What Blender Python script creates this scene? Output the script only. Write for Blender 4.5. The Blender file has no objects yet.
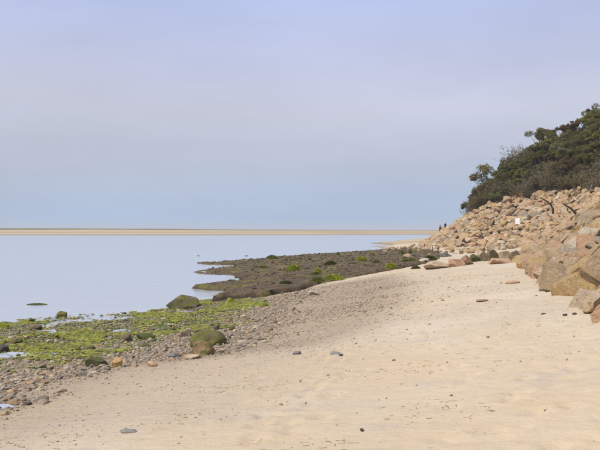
import bpy, bmesh, math, random
import numpy as np
from mathutils import Vector, Matrix, Euler

R = math.radians
random.seed(7)
rng = np.random.default_rng(7)
scene = bpy.context.scene
col = scene.collection

# ------------------------------------------------------------------ camera
F = 824.0            # focal length in pixels of a 600 x 450 frame
EYE = 3.2            # metres above the water
HORIZON = 228.5
cam_data = bpy.data.cameras.new('camera')
cam = bpy.data.objects.new('camera', cam_data)
col.objects.link(cam)
cam_data.sensor_width = 36.0
cam_data.lens = 36.0 * F / 600.0
cam_data.clip_start = 0.1
cam_data.clip_end = 20000
cam.location = (0, 0, EYE)
cam.rotation_euler = (R(90) + math.atan((HORIZON - 225.0) / F), 0, 0)
scene.camera = cam

# ------------------------------------------------------------------ sky, sun, exposure
SUN_EL, SUN_AZ = R(52), R(-118)     # azimuth measured from +Y (view direction), negative = left
world = bpy.data.worlds.new('World')
scene.world = world
world.use_nodes = True
wn, wl = world.node_tree.nodes, world.node_tree.links
wn.clear()
w_out = wn.new('ShaderNodeOutputWorld')
sky = wn.new('ShaderNodeTexSky')
sky.sky_type = 'NISHITA'
sky.sun_disc = False
sky.sun_elevation = SUN_EL
sky.sun_rotation = SUN_AZ
sky.air_density = 1.0
sky.dust_density = 2.0
bg_sky = wn.new('ShaderNodeBackground'); bg_sky.inputs['Strength'].default_value = 0.10
wl.new(sky.outputs['Color'], bg_sky.inputs['Color'])
# thin veil of sea fog: colour depends on elevation only
tc = wn.new('ShaderNodeTexCoord')
sep = wn.new('ShaderNodeSeparateXYZ')
wl.new(tc.outputs['Generated'], sep.inputs[0])
nz = wn.new('ShaderNodeTexNoise'); nz.inputs['Scale'].default_value = 2.2; nz.inputs['Detail'].default_value = 4
mp = wn.new('ShaderNodeMapping'); mp.inputs['Scale'].default_value = (1, 1, 5)
wl.new(tc.outputs['Generated'], mp.inputs[0]); wl.new(mp.outputs[0], nz.inputs['Vector'])
ma = wn.new('ShaderNodeMath'); ma.operation = 'MULTIPLY_ADD'
wl.new(nz.outputs['Fac'], ma.inputs[0]); ma.inputs[1].default_value = 0.07
wl.new(sep.outputs['Z'], ma.inputs[2])
ramp = wn.new('ShaderNodeValToRGB')
wl.new(ma.outputs[0], ramp.inputs['Fac'])
cr = ramp.color_ramp
stops = [(0.030, (.41, .56, .79)), (0.060, (.445, .55, .735)), (0.105, (.49, .545, .685)), (0.135, (.535, .565, .69)),
         (0.185, (.595, .61, .735)), (0.245, (.55, .59, .79)), (0.31, (.49, .565, .845)), (1.0, (.53, .60, .82))]
cr.elements[0].position = stops[0][0]; cr.elements[0].color = (*stops[0][1], 1)
cr.elements[1].position = stops[-1][0]; cr.elements[1].color = (*stops[-1][1], 1)
for p, c in stops[1:-1]:
    e = cr.elements.new(p); e.color = (*c, 1)
bg_fog = wn.new('ShaderNodeBackground'); bg_fog.inputs['Strength'].default_value = 1.08
nz2 = wn.new('ShaderNodeTexNoise'); nz2.inputs['Scale'].default_value = 3.0; nz2.inputs['Detail'].default_value = 5
mp2 = wn.new('ShaderNodeMapping'); mp2.inputs['Scale'].default_value = (1, 1, 3.5); mp2.inputs['Location'].default_value = (3.1, .4, 1.7)
wl.new(tc.outputs['Generated'], mp2.inputs[0]); wl.new(mp2.outputs[0], nz2.inputs['Vector'])
mr2 = wn.new('ShaderNodeMapRange'); wl.new(nz2.outputs['Fac'], mr2.inputs['Value'])
for k_, v_ in zip(('From Min', 'From Max', 'To Min', 'To Max'), (.3, .7, .93, 1.07)): mr2.inputs[k_].default_value = v_
vm2 = wn.new('ShaderNodeVectorMath'); vm2.operation = 'SCALE'
wl.new(ramp.outputs['Color'], vm2.inputs[0]); wl.new(mr2.outputs[0], vm2.inputs['Scale'])
wl.new(vm2.outputs[0], bg_fog.inputs['Color'])
wmix = wn.new('ShaderNodeMixShader'); wmix.inputs['Fac'].default_value = 0.88
wl.new(bg_sky.outputs[0], wmix.inputs[1]); wl.new(bg_fog.outputs[0], wmix.inputs[2])
wl.new(wmix.outputs[0], w_out.inputs['Surface'])

sun_data = bpy.data.lights.new('sun', 'SUN')
sun_data.energy = 4.5
sun_data.angle = R(4)
sun_data.color = (1.0, 0.91, 0.77)
sun = bpy.data.objects.new('sun', sun_data)
col.objects.link(sun)
sd = Vector((math.sin(SUN_AZ) * math.cos(SUN_EL), math.cos(SUN_AZ) * math.cos(SUN_EL), math.sin(SUN_EL)))
sun.rotation_euler = (-sd).to_track_quat('-Z', 'Y').to_euler()
sun.location = sd * 50

scene.view_settings.view_transform = 'Standard'
scene.view_settings.look = 'None'
scene.view_settings.exposure = -0.05
scene.view_settings.gamma = 1.0
scene.view_settings.use_curve_mapping = False
scene.render.engine = 'CYCLES'
scene.cycles.max_bounces = 6
scene.cycles.use_denoising = True

# ------------------------------------------------------------------ numpy noise
def _hash(ix, iy, iz, seed):
    n = (ix * 374761393 + iy * 668265263 + iz * 2147483647 + seed * 1274126177) & 0xFFFFFFFF
    n = ((n ^ (n >> 13)) * 1274126177) & 0xFFFFFFFF
    n = n ^ (n >> 16)
    return (n & 0xFFFF) / 65535.0
def vnoise(x, y, z=None, seed=0):
    x = np.asarray(x, float); y = np.asarray(y, float)
    z = np.zeros_like(x) if z is None else np.asarray(z, float)
    fx, fy, fz = np.floor(x), np.floor(y), np.floor(z)
    ix, iy, iz = fx.astype(np.int64), fy.astype(np.int64), fz.astype(np.int64)
    u, v, w = x - fx, y - fy, z - fz
    u, v, w = u*u*(3-2*u), v*v*(3-2*v), w*w*(3-2*w)
    def h(a, b, c): return _hash(ix + a, iy + b, iz + c, seed)
    x00 = h(0,0,0)*(1-u) + h(1,0,0)*u; x10 = h(0,1,0)*(1-u) + h(1,1,0)*u
    x01 = h(0,0,1)*(1-u) + h(1,0,1)*u; x11 = h(0,1,1)*(1-u) + h(1,1,1)*u
    return ((x00*(1-v) + x10*v)*(1-w) + (x01*(1-v) + x11*v)*w) * 2 - 1
def fbm(x, y, z=None, oct=4, seed=0, gain=.5):
    t, a, s = 0, 1, 0
    x = np.asarray(x, float); y = np.asarray(y, float)
    for o in range(oct):
        k = 2.03 ** o
        t = t + a * vnoise(x*k + 17.3*o, y*k - 9.1*o, None if z is None else np.asarray(z)*k + 4.7*o, seed + o)
        s += a; a *= gain
    return t / s
def smooth(a, b, x):
    t = np.clip((x - a) / (b - a), 0, 1)
    return t*t*(3-2*t)
def poly_sdf(poly, x, y):
    """signed distance, positive inside"""
    P = np.asarray(poly, float)[:, :2]
    x = np.asarray(x, float); y = np.asarray(y, float)
    d = np.full(x.shape, 1e18); inside = np.zeros(x.shape, bool)
    for i in range(len(P)):
        ax, ay = P[i]; bx, by = P[(i+1) % len(P)]
        ex, ey = bx-ax, by-ay
        t = np.clip(((x-ax)*ex + (y-ay)*ey) / (ex*ex+ey*ey+1e-12), 0, 1)
        d = np.minimum(d, (x-ax-t*ex)**2 + (y-ay-t*ey)**2)
        c = ((ay > y) != (by > y)) & (x < (bx-ax)*(y-ay)/((by-ay) if abs(by-ay) > 1e-12 else 1e-12) + ax)
        inside ^= c
    d = np.sqrt(d)
    return np.where(inside, d, -d)

def pix(px, py, z):
    """point at height z that the photograph shows at that pixel"""
    Y = (EYE - z) * F / (py - HORIZON)
    return ((px - 300) / F * Y, Y, z)

# ------------------------------------------------------------------ terrain of the beach
ctrl = [pix(*a) for a in [
    (300,450,1.55),(0,450,1.35),(600,450,1.75),(0,410,.85),(130,367,.8),(240,348,.75),(300,322,.72),(330,292,.68),
    (600,325,1.75),(545,285,1.72),(522,259,1.65),(430,268,1.15),(380,274,.85),(470,264,1.4),
    (450,330,1.5),(380,310,1.2),(430,290,1.3),(520,300,1.65),(200,400,1.15),
    (480,251,.65),(440,252,.5),(470,246,.8),(520,247,.85),
    (215,301,.06),(250,298,.22),(300,291,.42),(330,283,.52),
    (260,266,.02),(320,270,.2),(380,258,.1),(420,254,.35),(300,256,-.15),(380,249,-.15),
    (0,326,-.03),(60,317,-.03),(120,313,-.03),(165,310,-.02),(190,305,-.02),
    (0,350,.25),(100,340,.27),(180,330,.27),(60,365,.45),(0,378,.5),
    (100,285,-.5),(0,295,-.6),(60,262,-.8),(150,262,-.6),(300,248,-.6),(425,243.5,.75)]]
ctrl += [(2.6,-10,2.0),(-4,-10,1.6),(-14,-8,.9),(-30,-6,.2),(-14,8,.55),(-24,14,.05),(-40,14,-.4),(-34,30,-.9),(-40,70,-1.4),
         (-25,110,-1.4),(-10,150,-1.3),(8,165,-.9),(10,60,1.0),(17,66,1.5),(25,84,1.5),(28.5,100,1.2),(20,92,.7),(12,75,.45),
         (22,120,.9),(20,140,.7),(30,158,.7),(14,135,.1),(40,60,2.0),(50,110,2),(30,20,2),(30,-10,2),(50,165,1.0),(6,110,-.2),(14,115,.25)]
ctrl = np.array(ctrl)
def _tps(r): return np.where(r > 1e-9, r*r*np.log(r + 1e-12), 0)
_n = len(ctrl)
_D = np.hypot(ctrl[:, None, 0]-ctrl[None, :, 0], ctrl[:, None, 1]-ctrl[None, :, 1])
_K = _tps(_D) + np.eye(_n) * 2.0
_P = np.c_[np.ones(_n), ctrl[:, :2]]
_A = np.block([[_K, _P], [_P.T, np.zeros((3, 3))]])
_W = np.linalg.solve(_A, np.r_[ctrl[:, 2], 0, 0, 0])
def ground_smooth(x, y):
    x = np.asarray(x, float); y = np.asarray(y, float)
    z = _W[_n] + _W[_n+1]*x + _W[_n+2]*y
    for i in range(_n):
        z = z + _W[i] * _tps(np.hypot(x-ctrl[i, 0], y-ctrl[i, 1]))
    return np.clip(z, -2.2, 2.6)
def ground(x, y):
    x = np.asarray(x, float); y = np.asarray(y, float)
    z = ground_smooth(x, y)
    shore = np.exp(-((z - .08)/.25)**2)
    z = z + shore * (.17*fbm(x*.5, y*.42, oct=3, seed=3) + .04*fbm(x*2.2, y*2.2, oct=2, seed=5))
    dry = smooth(.7, 1.1, z)
    z = z + dry * (.035*fbm(x*.35, y*.35, oct=3, seed=9) + .012*fbm(x*1.9, y*1.9, oct=3, seed=11))
    return z
def ground_at(px, py, y0=2.0, y1=170.0):
    Y = np.geomspace(y0, y1, 1500)
    X = (px-300)/F*Y
    Zr = EYE - (py-HORIZON)/F*Y
    g = ground(X, Y)
    hit = np.nonzero(g >= Zr)[0]
    i = hit[0] if len(hit) else len(Y)-1
    return float(X[i]), float(Y[i]), float(g[i])
def gz(x, y): return float(ground(np.array([x]), np.array([y]))[0])

# ------------------------------------------------------------------ helpers
def tag(o, label=None, cat=None, group=None, kind=None):
    if label: o['label'] = label
    if cat: o['category'] = cat
    if group: o['group'] = group
    if kind: o['kind'] = kind
    return o
def link(name, me, mat=None, parent=None, loc=None, rot=None, scale=None):
    o = bpy.data.objects.new(name, me)
    col.objects.link(o)
    if mat is not None and me is not None and not me.materials: me.materials.append(mat)
    if parent is not None: o.parent = parent
    if loc is not None: o.location = loc
    if rot is not None: o.rotation_euler = rot
    if scale is not None: o.scale = scale
    return o
def empty(name, loc, rz=0, scale=1.0):
    o = bpy.data.objects.new(name, None); col.objects.link(o)
    o.empty_display_size = .2
    o.location = loc; o.rotation_euler = (0, 0, rz); o.scale = (scale,)*3 if not hasattr(scale, '__len__') else scale
    return o
def mesh_np(name, V, Fc, smooth_=True, attrs=None):
    V = np.asarray(V, np.float32); Fc = np.asarray(Fc, np.int32)
    me = bpy.data.meshes.new(name)
    n, k = Fc.shape
    me.vertices.add(len(V)); me.vertices.foreach_set('co', V.ravel())
    me.loops.add(n*k); me.loops.foreach_set('vertex_index', Fc.ravel())
    me.polygons.add(n); me.polygons.foreach_set('loop_start', np.arange(0, n*k, k, dtype=np.int32))
    me.polygons.foreach_set('loop_total', np.full(n, k, np.int32))
    me.polygons.foreach_set('use_smooth', np.full(n, smooth_, bool))
    me.update(calc_edges=True)
    for nm, arr in (attrs or {}).items():
        arr = np.asarray(arr, np.float32)
        if arr.ndim == 1:
            a = me.attributes.new(nm, 'FLOAT', 'POINT'); a.data.foreach_set('value', arr)
        else:
            a = me.attributes.new(nm, 'FLOAT_COLOR', 'POINT')
            a.data.foreach_set('color', np.c_[arr, np.ones(len(arr))].astype(np.float32).ravel())
    return me
def grid_faces(nr, nc):
    i = np.arange(nr*nc).reshape(nr, nc)
    return np.stack([i[:-1, :-1], i[:-1, 1:], i[1:, 1:], i[1:, :-1]], -1).reshape(-1, 4)
def ico(sub):
    bm = bmesh.new(); bmesh.ops.create_icosphere(bm, subdivisions=sub, radius=1)
    V = np.array([v.co[:] for v in bm.verts]); Fc = np.array([[v.index for v in f.verts] for f in bm.faces])
    bm.free(); return V, Fc
ICO = {k: ico(k) for k in (1, 2, 3, 4)}
def rot_mats(n, r, tilt=None):
    """random rotation matrices; tilt limits lean from vertical"""
    az = r.uniform(0, 2*np.pi, n)
    if tilt is None:
        q = r.normal(size=(n, 4)); q /= np.linalg.norm(q, axis=1)[:, None]
        w, x, y, z = q.T
        return np.stack([np.stack([1-2*(y*y+z*z), 2*(x*y-z*w), 2*(x*z+y*w)], -1),
                         np.stack([2*(x*y+z*w), 1-2*(x*x+z*z), 2*(y*z-x*w)], -1),
                         np.stack([2*(x*z-y*w), 2*(y*z+x*w), 1-2*(x*x+y*y)], -1)], 1)
    tx, ty = r.normal(0, tilt, n), r.normal(0, tilt, n)
    ca, sa = np.cos(az), np.sin(az); o = np.ones(n); z0 = np.zeros(n)
    Rz = np.stack([np.stack([ca, -sa, z0], -1), np.stack([sa, ca, z0], -1), np.stack([z0, z0, o], -1)], 1)
    Rx = np.stack([np.stack([o, z0, z0], -1), np.stack([z0, np.cos(tx), -np.sin(tx)], -1), np.stack([z0, np.sin(tx), np.cos(tx)], -1)], 1)
    Ry = np.stack([np.stack([np.cos(ty), z0, np.sin(ty)], -1), np.stack([z0, o, z0], -1), np.stack([-np.sin(ty), z0, np.cos(ty)], -1)], 1)
    return Rx @ Ry @ Rz

# ------------------------------------------------------------------ materials
def mat_new(name):
    m = bpy.data.materials.new(name); m.use_nodes = True
    nt = m.node_tree; b = nt.nodes['Principled BSDF']
    return m, nt, b
class NT:
    def __init__(s, nt): s.nt = nt
    def n(s, t, **kw):
        nd = s.nt.nodes.new(t)
        for k, v in kw.items(): setattr(nd, k, v)
        return nd
    def l(s, a, b): s.nt.links.new(a, b)
    def noise(s, vec, scale, detail=4, rough=.55, dist=0):
        nd = s.n('ShaderNodeTexNoise'); nd.inputs['Scale'].default_value = scale; nd.inputs['Detail'].default_value = detail
        nd.inputs['Roughness'].default_value = rough; nd.inputs['Distortion'].default_value = dist
        if vec is not None: s.l(vec, nd.inputs['Vector'])
        return nd.outputs['Fac']
    def ramp(s, fac, stops, interp='LINEAR'):
        nd = s.n('ShaderNodeValToRGB'); s.l(fac, nd.inputs['Fac']); c = nd.color_ramp; c.interpolation = interp
        c.elements[0].position = stops[0][0]; c.elements[0].color = (*stops[0][1], 1)
        c.elements[1].position = stops[-1][0]; c.elements[1].color = (*stops[-1][1], 1)
        for p, k in stops[1:-1]:
            e = c.elements.new(p); e.color = (*k, 1)
        return nd.outputs['Color']
    def frange(s, fac, a, b, lo=0., hi=1.):
        nd = s.n('ShaderNodeMapRange'); nd.interpolation_type = 'SMOOTHSTEP'
        s.l(fac, nd.inputs['Value'])
        for k, v in zip(('From Min', 'From Max', 'To Min', 'To Max'), (a, b, lo, hi)): nd.inputs[k].default_value = v
        return nd.outputs['Result']
    def mix(s, fac, a, b, blend='MIX'):
        nd = s.n('ShaderNodeMix', data_type='RGBA', blend_type=blend)
        for sock, v in ((nd.inputs[0], fac), (nd.inputs[6], a), (nd.inputs[7], b)):
            if hasattr(v, 'links'): s.l(v, sock)
            elif hasattr(v, '__len__'): sock.default_value = (*v, 1)
            else: sock.default_value = v
        return nd.outputs[2]
    def math(s, op, a, b=0.):
        nd = s.n('ShaderNodeMath', operation=op)
        for sock, v in zip(nd.inputs, (a, b)):
            if hasattr(v, 'links'): s.l(v, sock)
            else: sock.default_value = v
        return nd.outputs[0]
    def bump(s, h, strength, dist, prev=None):
        nd = s.n('ShaderNodeBump'); s.l(h, nd.inputs['Height'])
        nd.inputs['Strength'].default_value = strength; nd.inputs['Distance'].default_value = dist
        if prev is not None: s.l(prev, nd.inputs['Normal'])
        return nd.outputs['Normal']
    def pos(s): return s.n('ShaderNodeNewGeometry').outputs['Position']
    def obj(s): return s.n('ShaderNodeTexCoord').outputs['Object']
    def rand(s): return s.n('ShaderNodeObjectInfo').outputs['Random']
    def attr(s, name, color=False):
        nd = s.n('ShaderNodeAttribute'); nd.attribute_name = name
        return nd.outputs['Color' if color else 'Fac']
    def mapping(s, vec, scale=(1,1,1), rot=(0,0,0)):
        nd = s.n('ShaderNodeMapping'); nd.inputs['Scale'].default_value = scale; nd.inputs['Rotation'].default_value = rot
        s.l(vec, nd.inputs['Vector']); return nd.outputs[0]
def finish(nt, b, colr, rough=.85, normal=None, spec=.3):
    if hasattr(colr, 'links'): nt.links.new(colr, b.inputs['Base Color'])
    else: b.inputs['Base Color'].default_value = (*colr, 1)
    if hasattr(rough, 'links'): nt.links.new(rough, b.inputs['Roughness'])
    else: b.inputs['Roughness'].default_value = rough
    if normal is not None: nt.links.new(normal, b.inputs['Normal'])
    b.inputs['Specular IOR Level'].default_value = spec

def mat_sand():
    m, nt, b = mat_new('sand'); N = NT(nt); p = N.pos()
    big = N.noise(p, .35, 4); mid = N.noise(N.mapping(p, (.8, 1.7, 1), (0, 0, R(18))), .9, 6, .65)
    fine = N.noise(p, 60, 3, .7); grain = N.noise(p, 420, 2, .7)
    c = N.mix(N.frange(big, .35, .65), (.455, .38, .282), (.505, .432, .33))
    c = N.mix(N.frange(mid, .55, .74, 0, .45), c, (.50, .37, .21))
    c = N.mix(N.frange(N.noise(p, 4.2, 5, .65), .57, .70, 0, .6), c, (.385, .285, .165))
    c = N.mix(N.frange(N.noise(p, .13, 3), .42, .62, 0, .55), c, (.50, .395, .255))
    c = N.mix(N.frange(mid, .28, .45, .7, 0), c, (.40, .345, .285))
    c = N.mix(N.frange(fine, .60, .8, 0, .35), c, (.33, .25, .165))
    c = N.mix(N.frange(grain, .55, .8, 0, .35), c, (.58, .51, .41))
    co = N.attr('coarse')
    cg = N.ramp(N.noise(p, 26, 4, .75), [(.3, (.17, .13, .09)), (.5, (.30, .237, .168)), (.7, (.41, .335, .245))])
    c = N.mix(N.math('MULTIPLY', co, .85), c, cg)
    sh = N.attr('shingle')
    gn = N.noise(p, 9, 4, .7)
    gc = N.ramp(gn, [(.3, (.15, .118, .085)), (.5, (.255, .205, .15)), (.7, (.36, .30, .225))])
    c = N.mix(sh, c, gc)
    alg = N.attr('algae')
    c = N.mix(N.math('MULTIPLY', alg, N.frange(N.noise(p, 2.6, 4), .35, .55)), c, (.10, .13, .03))
    wet = N.attr('wet')
    c = N.mix(N.math('MULTIPLY', wet, .6), c, (.16, .13, .10))
    rough = N.frange(wet, 0, 1, .92, .35)
    ripple = N.noise(N.mapping(p, (1, 1.9, 1), (0, 0, R(14))), 2.2, 5, .6)
    n1 = N.bump(ripple, .8, .07)
    n2 = N.bump(N.noise(p, 11, 4, .65), .5, .02, n1)
    n3 = N.bump(grain, .35, .004, n2)
    finish(nt, b, c, rough, n3, .2)
    return m
def mat_boulder(name, attr_rnd, ramp_stops, grass=0.0):
    m, nt, b = mat_new(name); N = NT(nt)
    if attr_rnd: rnd = N.attr('rnd'); vec = N.pos(); sc = 1.0
    else:
        rnd = N.rand(); sc = 1.0
        add = N.n('ShaderNodeVectorMath', operation='ADD'); N.l(N.pos(), add.inputs[0])
        vec = add.outputs[0]
        cmb = N.n('ShaderNodeCombineXYZ'); r50 = N.math('MULTIPLY', rnd, 37.0)
        for k in range(3): N.l(r50, cmb.inputs[k])
        N.l(cmb.outputs[0], add.inputs[1])
    c = N.ramp(rnd, ramp_stops, 'CONSTANT')
    n1 = N.noise(vec, 2.2, 5, .6, .4)
    hue = N.noise(vec, 1.1, 3)
    c = N.mix(N.frange(n1, .50, .70, 0, .6), c, (.50, .35, .175))
    c = N.mix(N.frange(N.noise(vec, 3.1, 4, .6), .60, .70, 0, .45), c, (.54, .46, .36))
    c = N.mix(N.frange(hue, .26, .38, .35, 0), c, (.34, .27, .205))
    n2 = N.noise(vec, 9, 5, .7)
    c = N.mix(N.frange(n2, .52, .68, 0, .75), c, (.20, .145, .095))
    c = N.mix(N.frange(n2, .30, .45, .65, 0), c, (.62, .51, .39))
    c = N.mix(N.frange(N.noise(vec, 45, 2, .7), .58, .75, 0, .4), c, (.16, .13, .11))
    bn = N.bump(N.noise(vec, 2.3, 6, .65), .9, .22)
    bn = N.bump(N.noise(vec, 7, 6, .7), 1.0, .10, bn)
    bn = N.bump(n2, .5, .02, bn)
    finish(nt, b, c, .88, bn, .25)
    return m
def mat_rock(name, base, dark, moss=None, moss_amount=.5, top=False):
    """single rock; moss grows over it in ragged patches"""
    m, nt, b = mat_new(name); N = NT(nt); vec = N.pos()
    n1 = N.noise(vec, 4, 5, .65)
    c = N.mix(N.frange(n1, .35, .65), dark, base)
    c = N.mix(N.frange(N.noise(vec, 28, 4, .7), .55, .7, 0, .5), c, tuple(k*.5 for k in base))
    bn = N.bump(N.noise(vec, 7, 6, .7), .7, .05)
    if moss:
        mn = N.noise(vec, 5, 5, .7)
        f = N.frange(mn, .62-.4*moss_amount, .72-.4*moss_amount)
        mc = N.mix(N.noise(vec, 13, 4, .7), tuple(k*.45 for k in moss), tuple(k*1.35 for k in moss))
        c = N.mix(f, c, mc)
        bn = N.bump(N.noise(vec, 40, 4, .7), .8, .03, bn)
    finish(nt, b, c, .8, bn, .3)
    return m
def mat_attr(name, rough=.8, bump_scale=30, bump_d=.01, spec=.3, transl=0, vary=.35):
    """colour carried by each piece (per-piece colour attribute) with grain"""
    m, nt, b = mat_new(name); N = NT(nt); p = N.pos()
    c = N.attr('tint', True)
    c = N.mix(N.math('MULTIPLY', N.noise(p, bump_scale, 4, .7), vary), c, N.mix(1.0, c, (.25, .25, .25), 'MULTIPLY'))
    bn = N.bump(N.noise(p, bump_scale, 4, .7), .6, bump_d)
    finish(nt, b, c, rough, bn, spec)
    if transl:
        t = N.n('ShaderNodeBsdfTranslucent'); N.l(c, t.inputs['Color'])
        mx = N.n('ShaderNodeMixShader'); mx.inputs['Fac'].default_value = transl
        N.l(b.outputs[0], mx.inputs[1]); N.l(t.outputs[0], mx.inputs[2])
        N.l(mx.outputs[0], nt.nodes['Material Output'].inputs['Surface'])
    return m
def mat_plain(name, c, c2=None, scale=20, rough=.8, bump_d=.005):
    m, nt, b = mat_new(name); N = NT(nt); v = N.obj()
    n = N.noise(v, scale, 4, .65)
    cc = N.mix(N.frange(n, .35, .65), c, c2 or tuple(k*.7 for k in c))
    finish(nt, b, cc, rough, N.bump(n, .5, bump_d))
    return m
def mat_leaf(name, base, alt, transl=.25):
    m, nt, b = mat_new(name); N = NT(nt)
    r = N.attr('rnd'); o = N.rand()
    c = N.mix(N.frange(r, .1, .9), base, alt)
    c = N.mix(N.math('MULTIPLY', o, .55), c, N.mix(r, (.17, .125, .065), (.12, .125, .045)))
    finish(nt, b, c, .75, None, .12)
    t = N.n('ShaderNodeBsdfTranslucent'); N.l(c, t.inputs['Color'])
    mx = N.n('ShaderNodeMixShader'); mx.inputs['Fac'].default_value = transl
    N.l(b.outputs[0], mx.inputs[1]); N.l(t.outputs[0], mx.inputs[2])
    N.l(mx.outputs[0], nt.nodes['Material Output'].inputs['Surface'])
    return m
def mat_water():
    m, nt, b = mat_new('sea_water'); N = NT(nt); p = N.pos()
    b.inputs['Base Color'].default_value = (.37, .41, .47, 1)
    b.inputs['Roughness'].default_value = .14
    b.inputs['IOR'].default_value = 1.33
    n1 = N.bump(N.noise(N.mapping(p, (.6, 2.2, 1), (0, 0, R(12))), 1.3, 4, .6), .16, .05)
    n2 = N.bump(N.noise(N.mapping(p, (.05, .35, 1), (0, 0, R(-6))), 1.0, 3, .6), .10, .5, n1)
    nt.links.new(n2, b.inputs['Normal'])
    return m
def mat_peat():
    m, nt, b = mat_new('mussel_peat'); N = NT(nt); p = N.pos()
    n = N.noise(p, 1.1, 5, .65); f = N.noise(p, 9, 5, .7)
    c = N.ramp(n, [(.3, (.075, .052, .034)), (.5, (.12, .086, .054)), (.62, (.16, .118, .072)), (.75, (.15, .12, .05))])
    c = N.mix(N.frange(f, .5, .7, 0, .6), c, (.16, .125, .088))
    c = N.mix(N.frange(N.noise(p, .45, 5, .7), .50, .62, 0, .8), c, (.19, .175, .05))
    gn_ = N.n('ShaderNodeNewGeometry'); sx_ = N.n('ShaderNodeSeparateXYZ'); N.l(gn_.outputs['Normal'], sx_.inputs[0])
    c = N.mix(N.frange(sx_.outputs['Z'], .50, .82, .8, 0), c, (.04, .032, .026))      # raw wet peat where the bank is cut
    bn = N.bump(f, .9, .10); bn = N.bump(N.noise(p, 25, 4, .7), .8, .04, bn)
    finish(nt, b, c, .85, bn, .12)
    return m
def mat_sandbar():
    m, nt, b = mat_new('sandbar_sand'); N = NT(nt); p = N.pos()
    c = N.mix(N.frange(N.noise(N.mapping(p, (.004, .05, 1)), 1, 4), .4, .6), (.36, .285, .17), (.43, .345, .22))
    wet = N.attr('wet')
    c = N.mix(wet, c, (.20, .16, .115))
    g = N.attr('grass')
    c = N.mix(N.math('MULTIPLY', g, N.frange(N.noise(N.mapping(p, (.03, .1, 1)), 1, 4, .7), .3, .55)), c, (.13, .125, .06))
    finish(nt, b, c, .9, None, .2)
    return m
def mat_bluff():
    m, nt, b = mat_new('bluff_soil'); N = NT(nt); p = N.pos()
    n = N.noise(p, .9, 5, .65)
    soil = N.ramp(n, [(.3, (.06, .047, .032)), (.5, (.085, .067, .045)), (.7, (.11, .087, .055))])
    rub = N.ramp(N.noise(p, 3, 5, .7), [(.3, (.10, .075, .055)), (.6, (.26, .19, .13))])
    c = N.mix(N.attr('rubble'), soil, rub)
    finish(nt, b, c, .95, N.bump(N.noise(p, 3, 5, .7), .8, .2), .2)
    return m

M_sand = mat_sand(); M_water = mat_water(); M_peat = mat_peat(); M_bar = mat_sandbar(); M_bluff = mat_bluff()
BOULDER = [(0, (.45, .325, .19)), (.18, (.46, .31, .185)), (.34, (.45, .31, .14)), (.45, (.36, .26, .155)),
           (.60, (.48, .37, .245)), (.73, (.32, .26, .19)), (.83, (.45, .28, .165)), (.92, (.53, .455, .35))]
M_boulder = mat_boulder('granite_boulder', False, BOULDER)
M_boulder_far = mat_boulder('granite_rubble', True, BOULDER)
M_cobble = mat_attr('cobble_stone', .75, 30, .012)
M_weed = mat_attr('sea_lettuce', .5, 40, .01, .4, .25)
M_strand = mat_attr('dry_wrack', .9, 50, .003, .15)

# ------------------------------------------------------------------ the beach sheet
COB = [ground_at(*a)[:2] for a in [(-90,445),(0,409),(60,388),(130,368),(200,357.5),(250,348),(285,326),(298,306),(312,296),
        (303,291),(270,297),(240,299),(213,301.0),(180,304),(120,308),(60,311.5),(0,319),(-90,328)]]
def shingle_density(x, y):
    d = poly_sdf(COB, x, y) + .55*fbm(x*.8, y*.8, oct=3, seed=21)
    return smooth(-.5, .7, d)
GRAVEL = [ground_at(*a)[:2] for a in [(240,352),(300,345),(350,328),(380,308),(400,285),(390,275),(340,283),(312,294),(296,310),(285,328)]]
def gravel_density(x, y):
    d = poly_sdf(COB, x, y)
    a = np.exp(-np.clip(-d, 0, 50)/1.9) * .8
    g = smooth(-1.2, 1.5, poly_sdf(GRAVEL, x, y))
    n = smooth(-.25, .35, fbm(x*.45, y*.45, oct=3, seed=31))
    return np.clip((a + g*.75)*(.25 + .75*n), 0, 1)
def algae_amount(x, y):
    z = ground_smooth(x, y)
    return np.clip(smooth(.46, .20, z + .13*fbm(x*.5, y*.5, oct=3, seed=41)), 0, 1)
def axis_y():
    a = np.concatenate([np.arange(-12, 4, .5), 4 * (170/4)**np.linspace(0, 1, 520)])
    return a
def axis_x():
    t = np.linspace(-1, 1, 350)
    s = np.sinh(t*3.2)/np.sinh(3.2)
    return np.where(s < 0, s*45, s*58) 
ys = axis_y(); xs = axis_x() + 1.0
XX, YY = np.meshgrid(xs, ys)
ZZ = ground(XX, YY)
X1, Y1 = XX.ravel(), YY.ravel()
# weathered footprints and dimples trodden into the dry sand
rf = np.random.default_rng(77)
steps = []
for k in range(11):
    x0, y0 = rf.uniform(-1.5, 3.5), rf.uniform(4.5, 7); hd = R(90)-rf.normal(.20, .18)
    for n_ in range(34):
        sd_ = (-1)**n_*.11
        steps.append((x0+math.cos(hd)*.62*n_-math.sin(hd)*sd_, y0+math.sin(hd)*.62*n_+math.cos(hd)*sd_, hd+rf.normal(0, .15))); hd += rf.normal(0, .035)
for k in range(260): steps.append((rf.uniform(-2, 6), rf.uniform(5, 24), rf.uniform(0, 6.3)))
dz_ = np.zeros_like(XX)
for (fx_, fy_, fh_) in steps:
    i0, i1 = np.searchsorted(ys, [fy_-.4, fy_+.4]); j0, j1 = np.searchsorted(xs, [fx_-.4, fx_+.4])
    if i1 <= i0 or j1 <= j0: continue
    lx, ly = XX[i0:i1, j0:j1]-fx_, YY[i0:i1, j0:j1]-fy_
    a_, b_ = lx*math.cos(fh_)+ly*math.sin(fh_), -lx*math.sin(fh_)+ly*math.cos(fh_)
    q_ = np.sqrt((a_/.16)**2+(b_/.085)**2); w_ = rf.uniform(.3, 1)
    dz_[i0:i1, j0:j1] += w_*(-.045*np.exp(-q_**2*1.3)+.018*np.exp(-((q_-1.5)/.45)**2))
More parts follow.
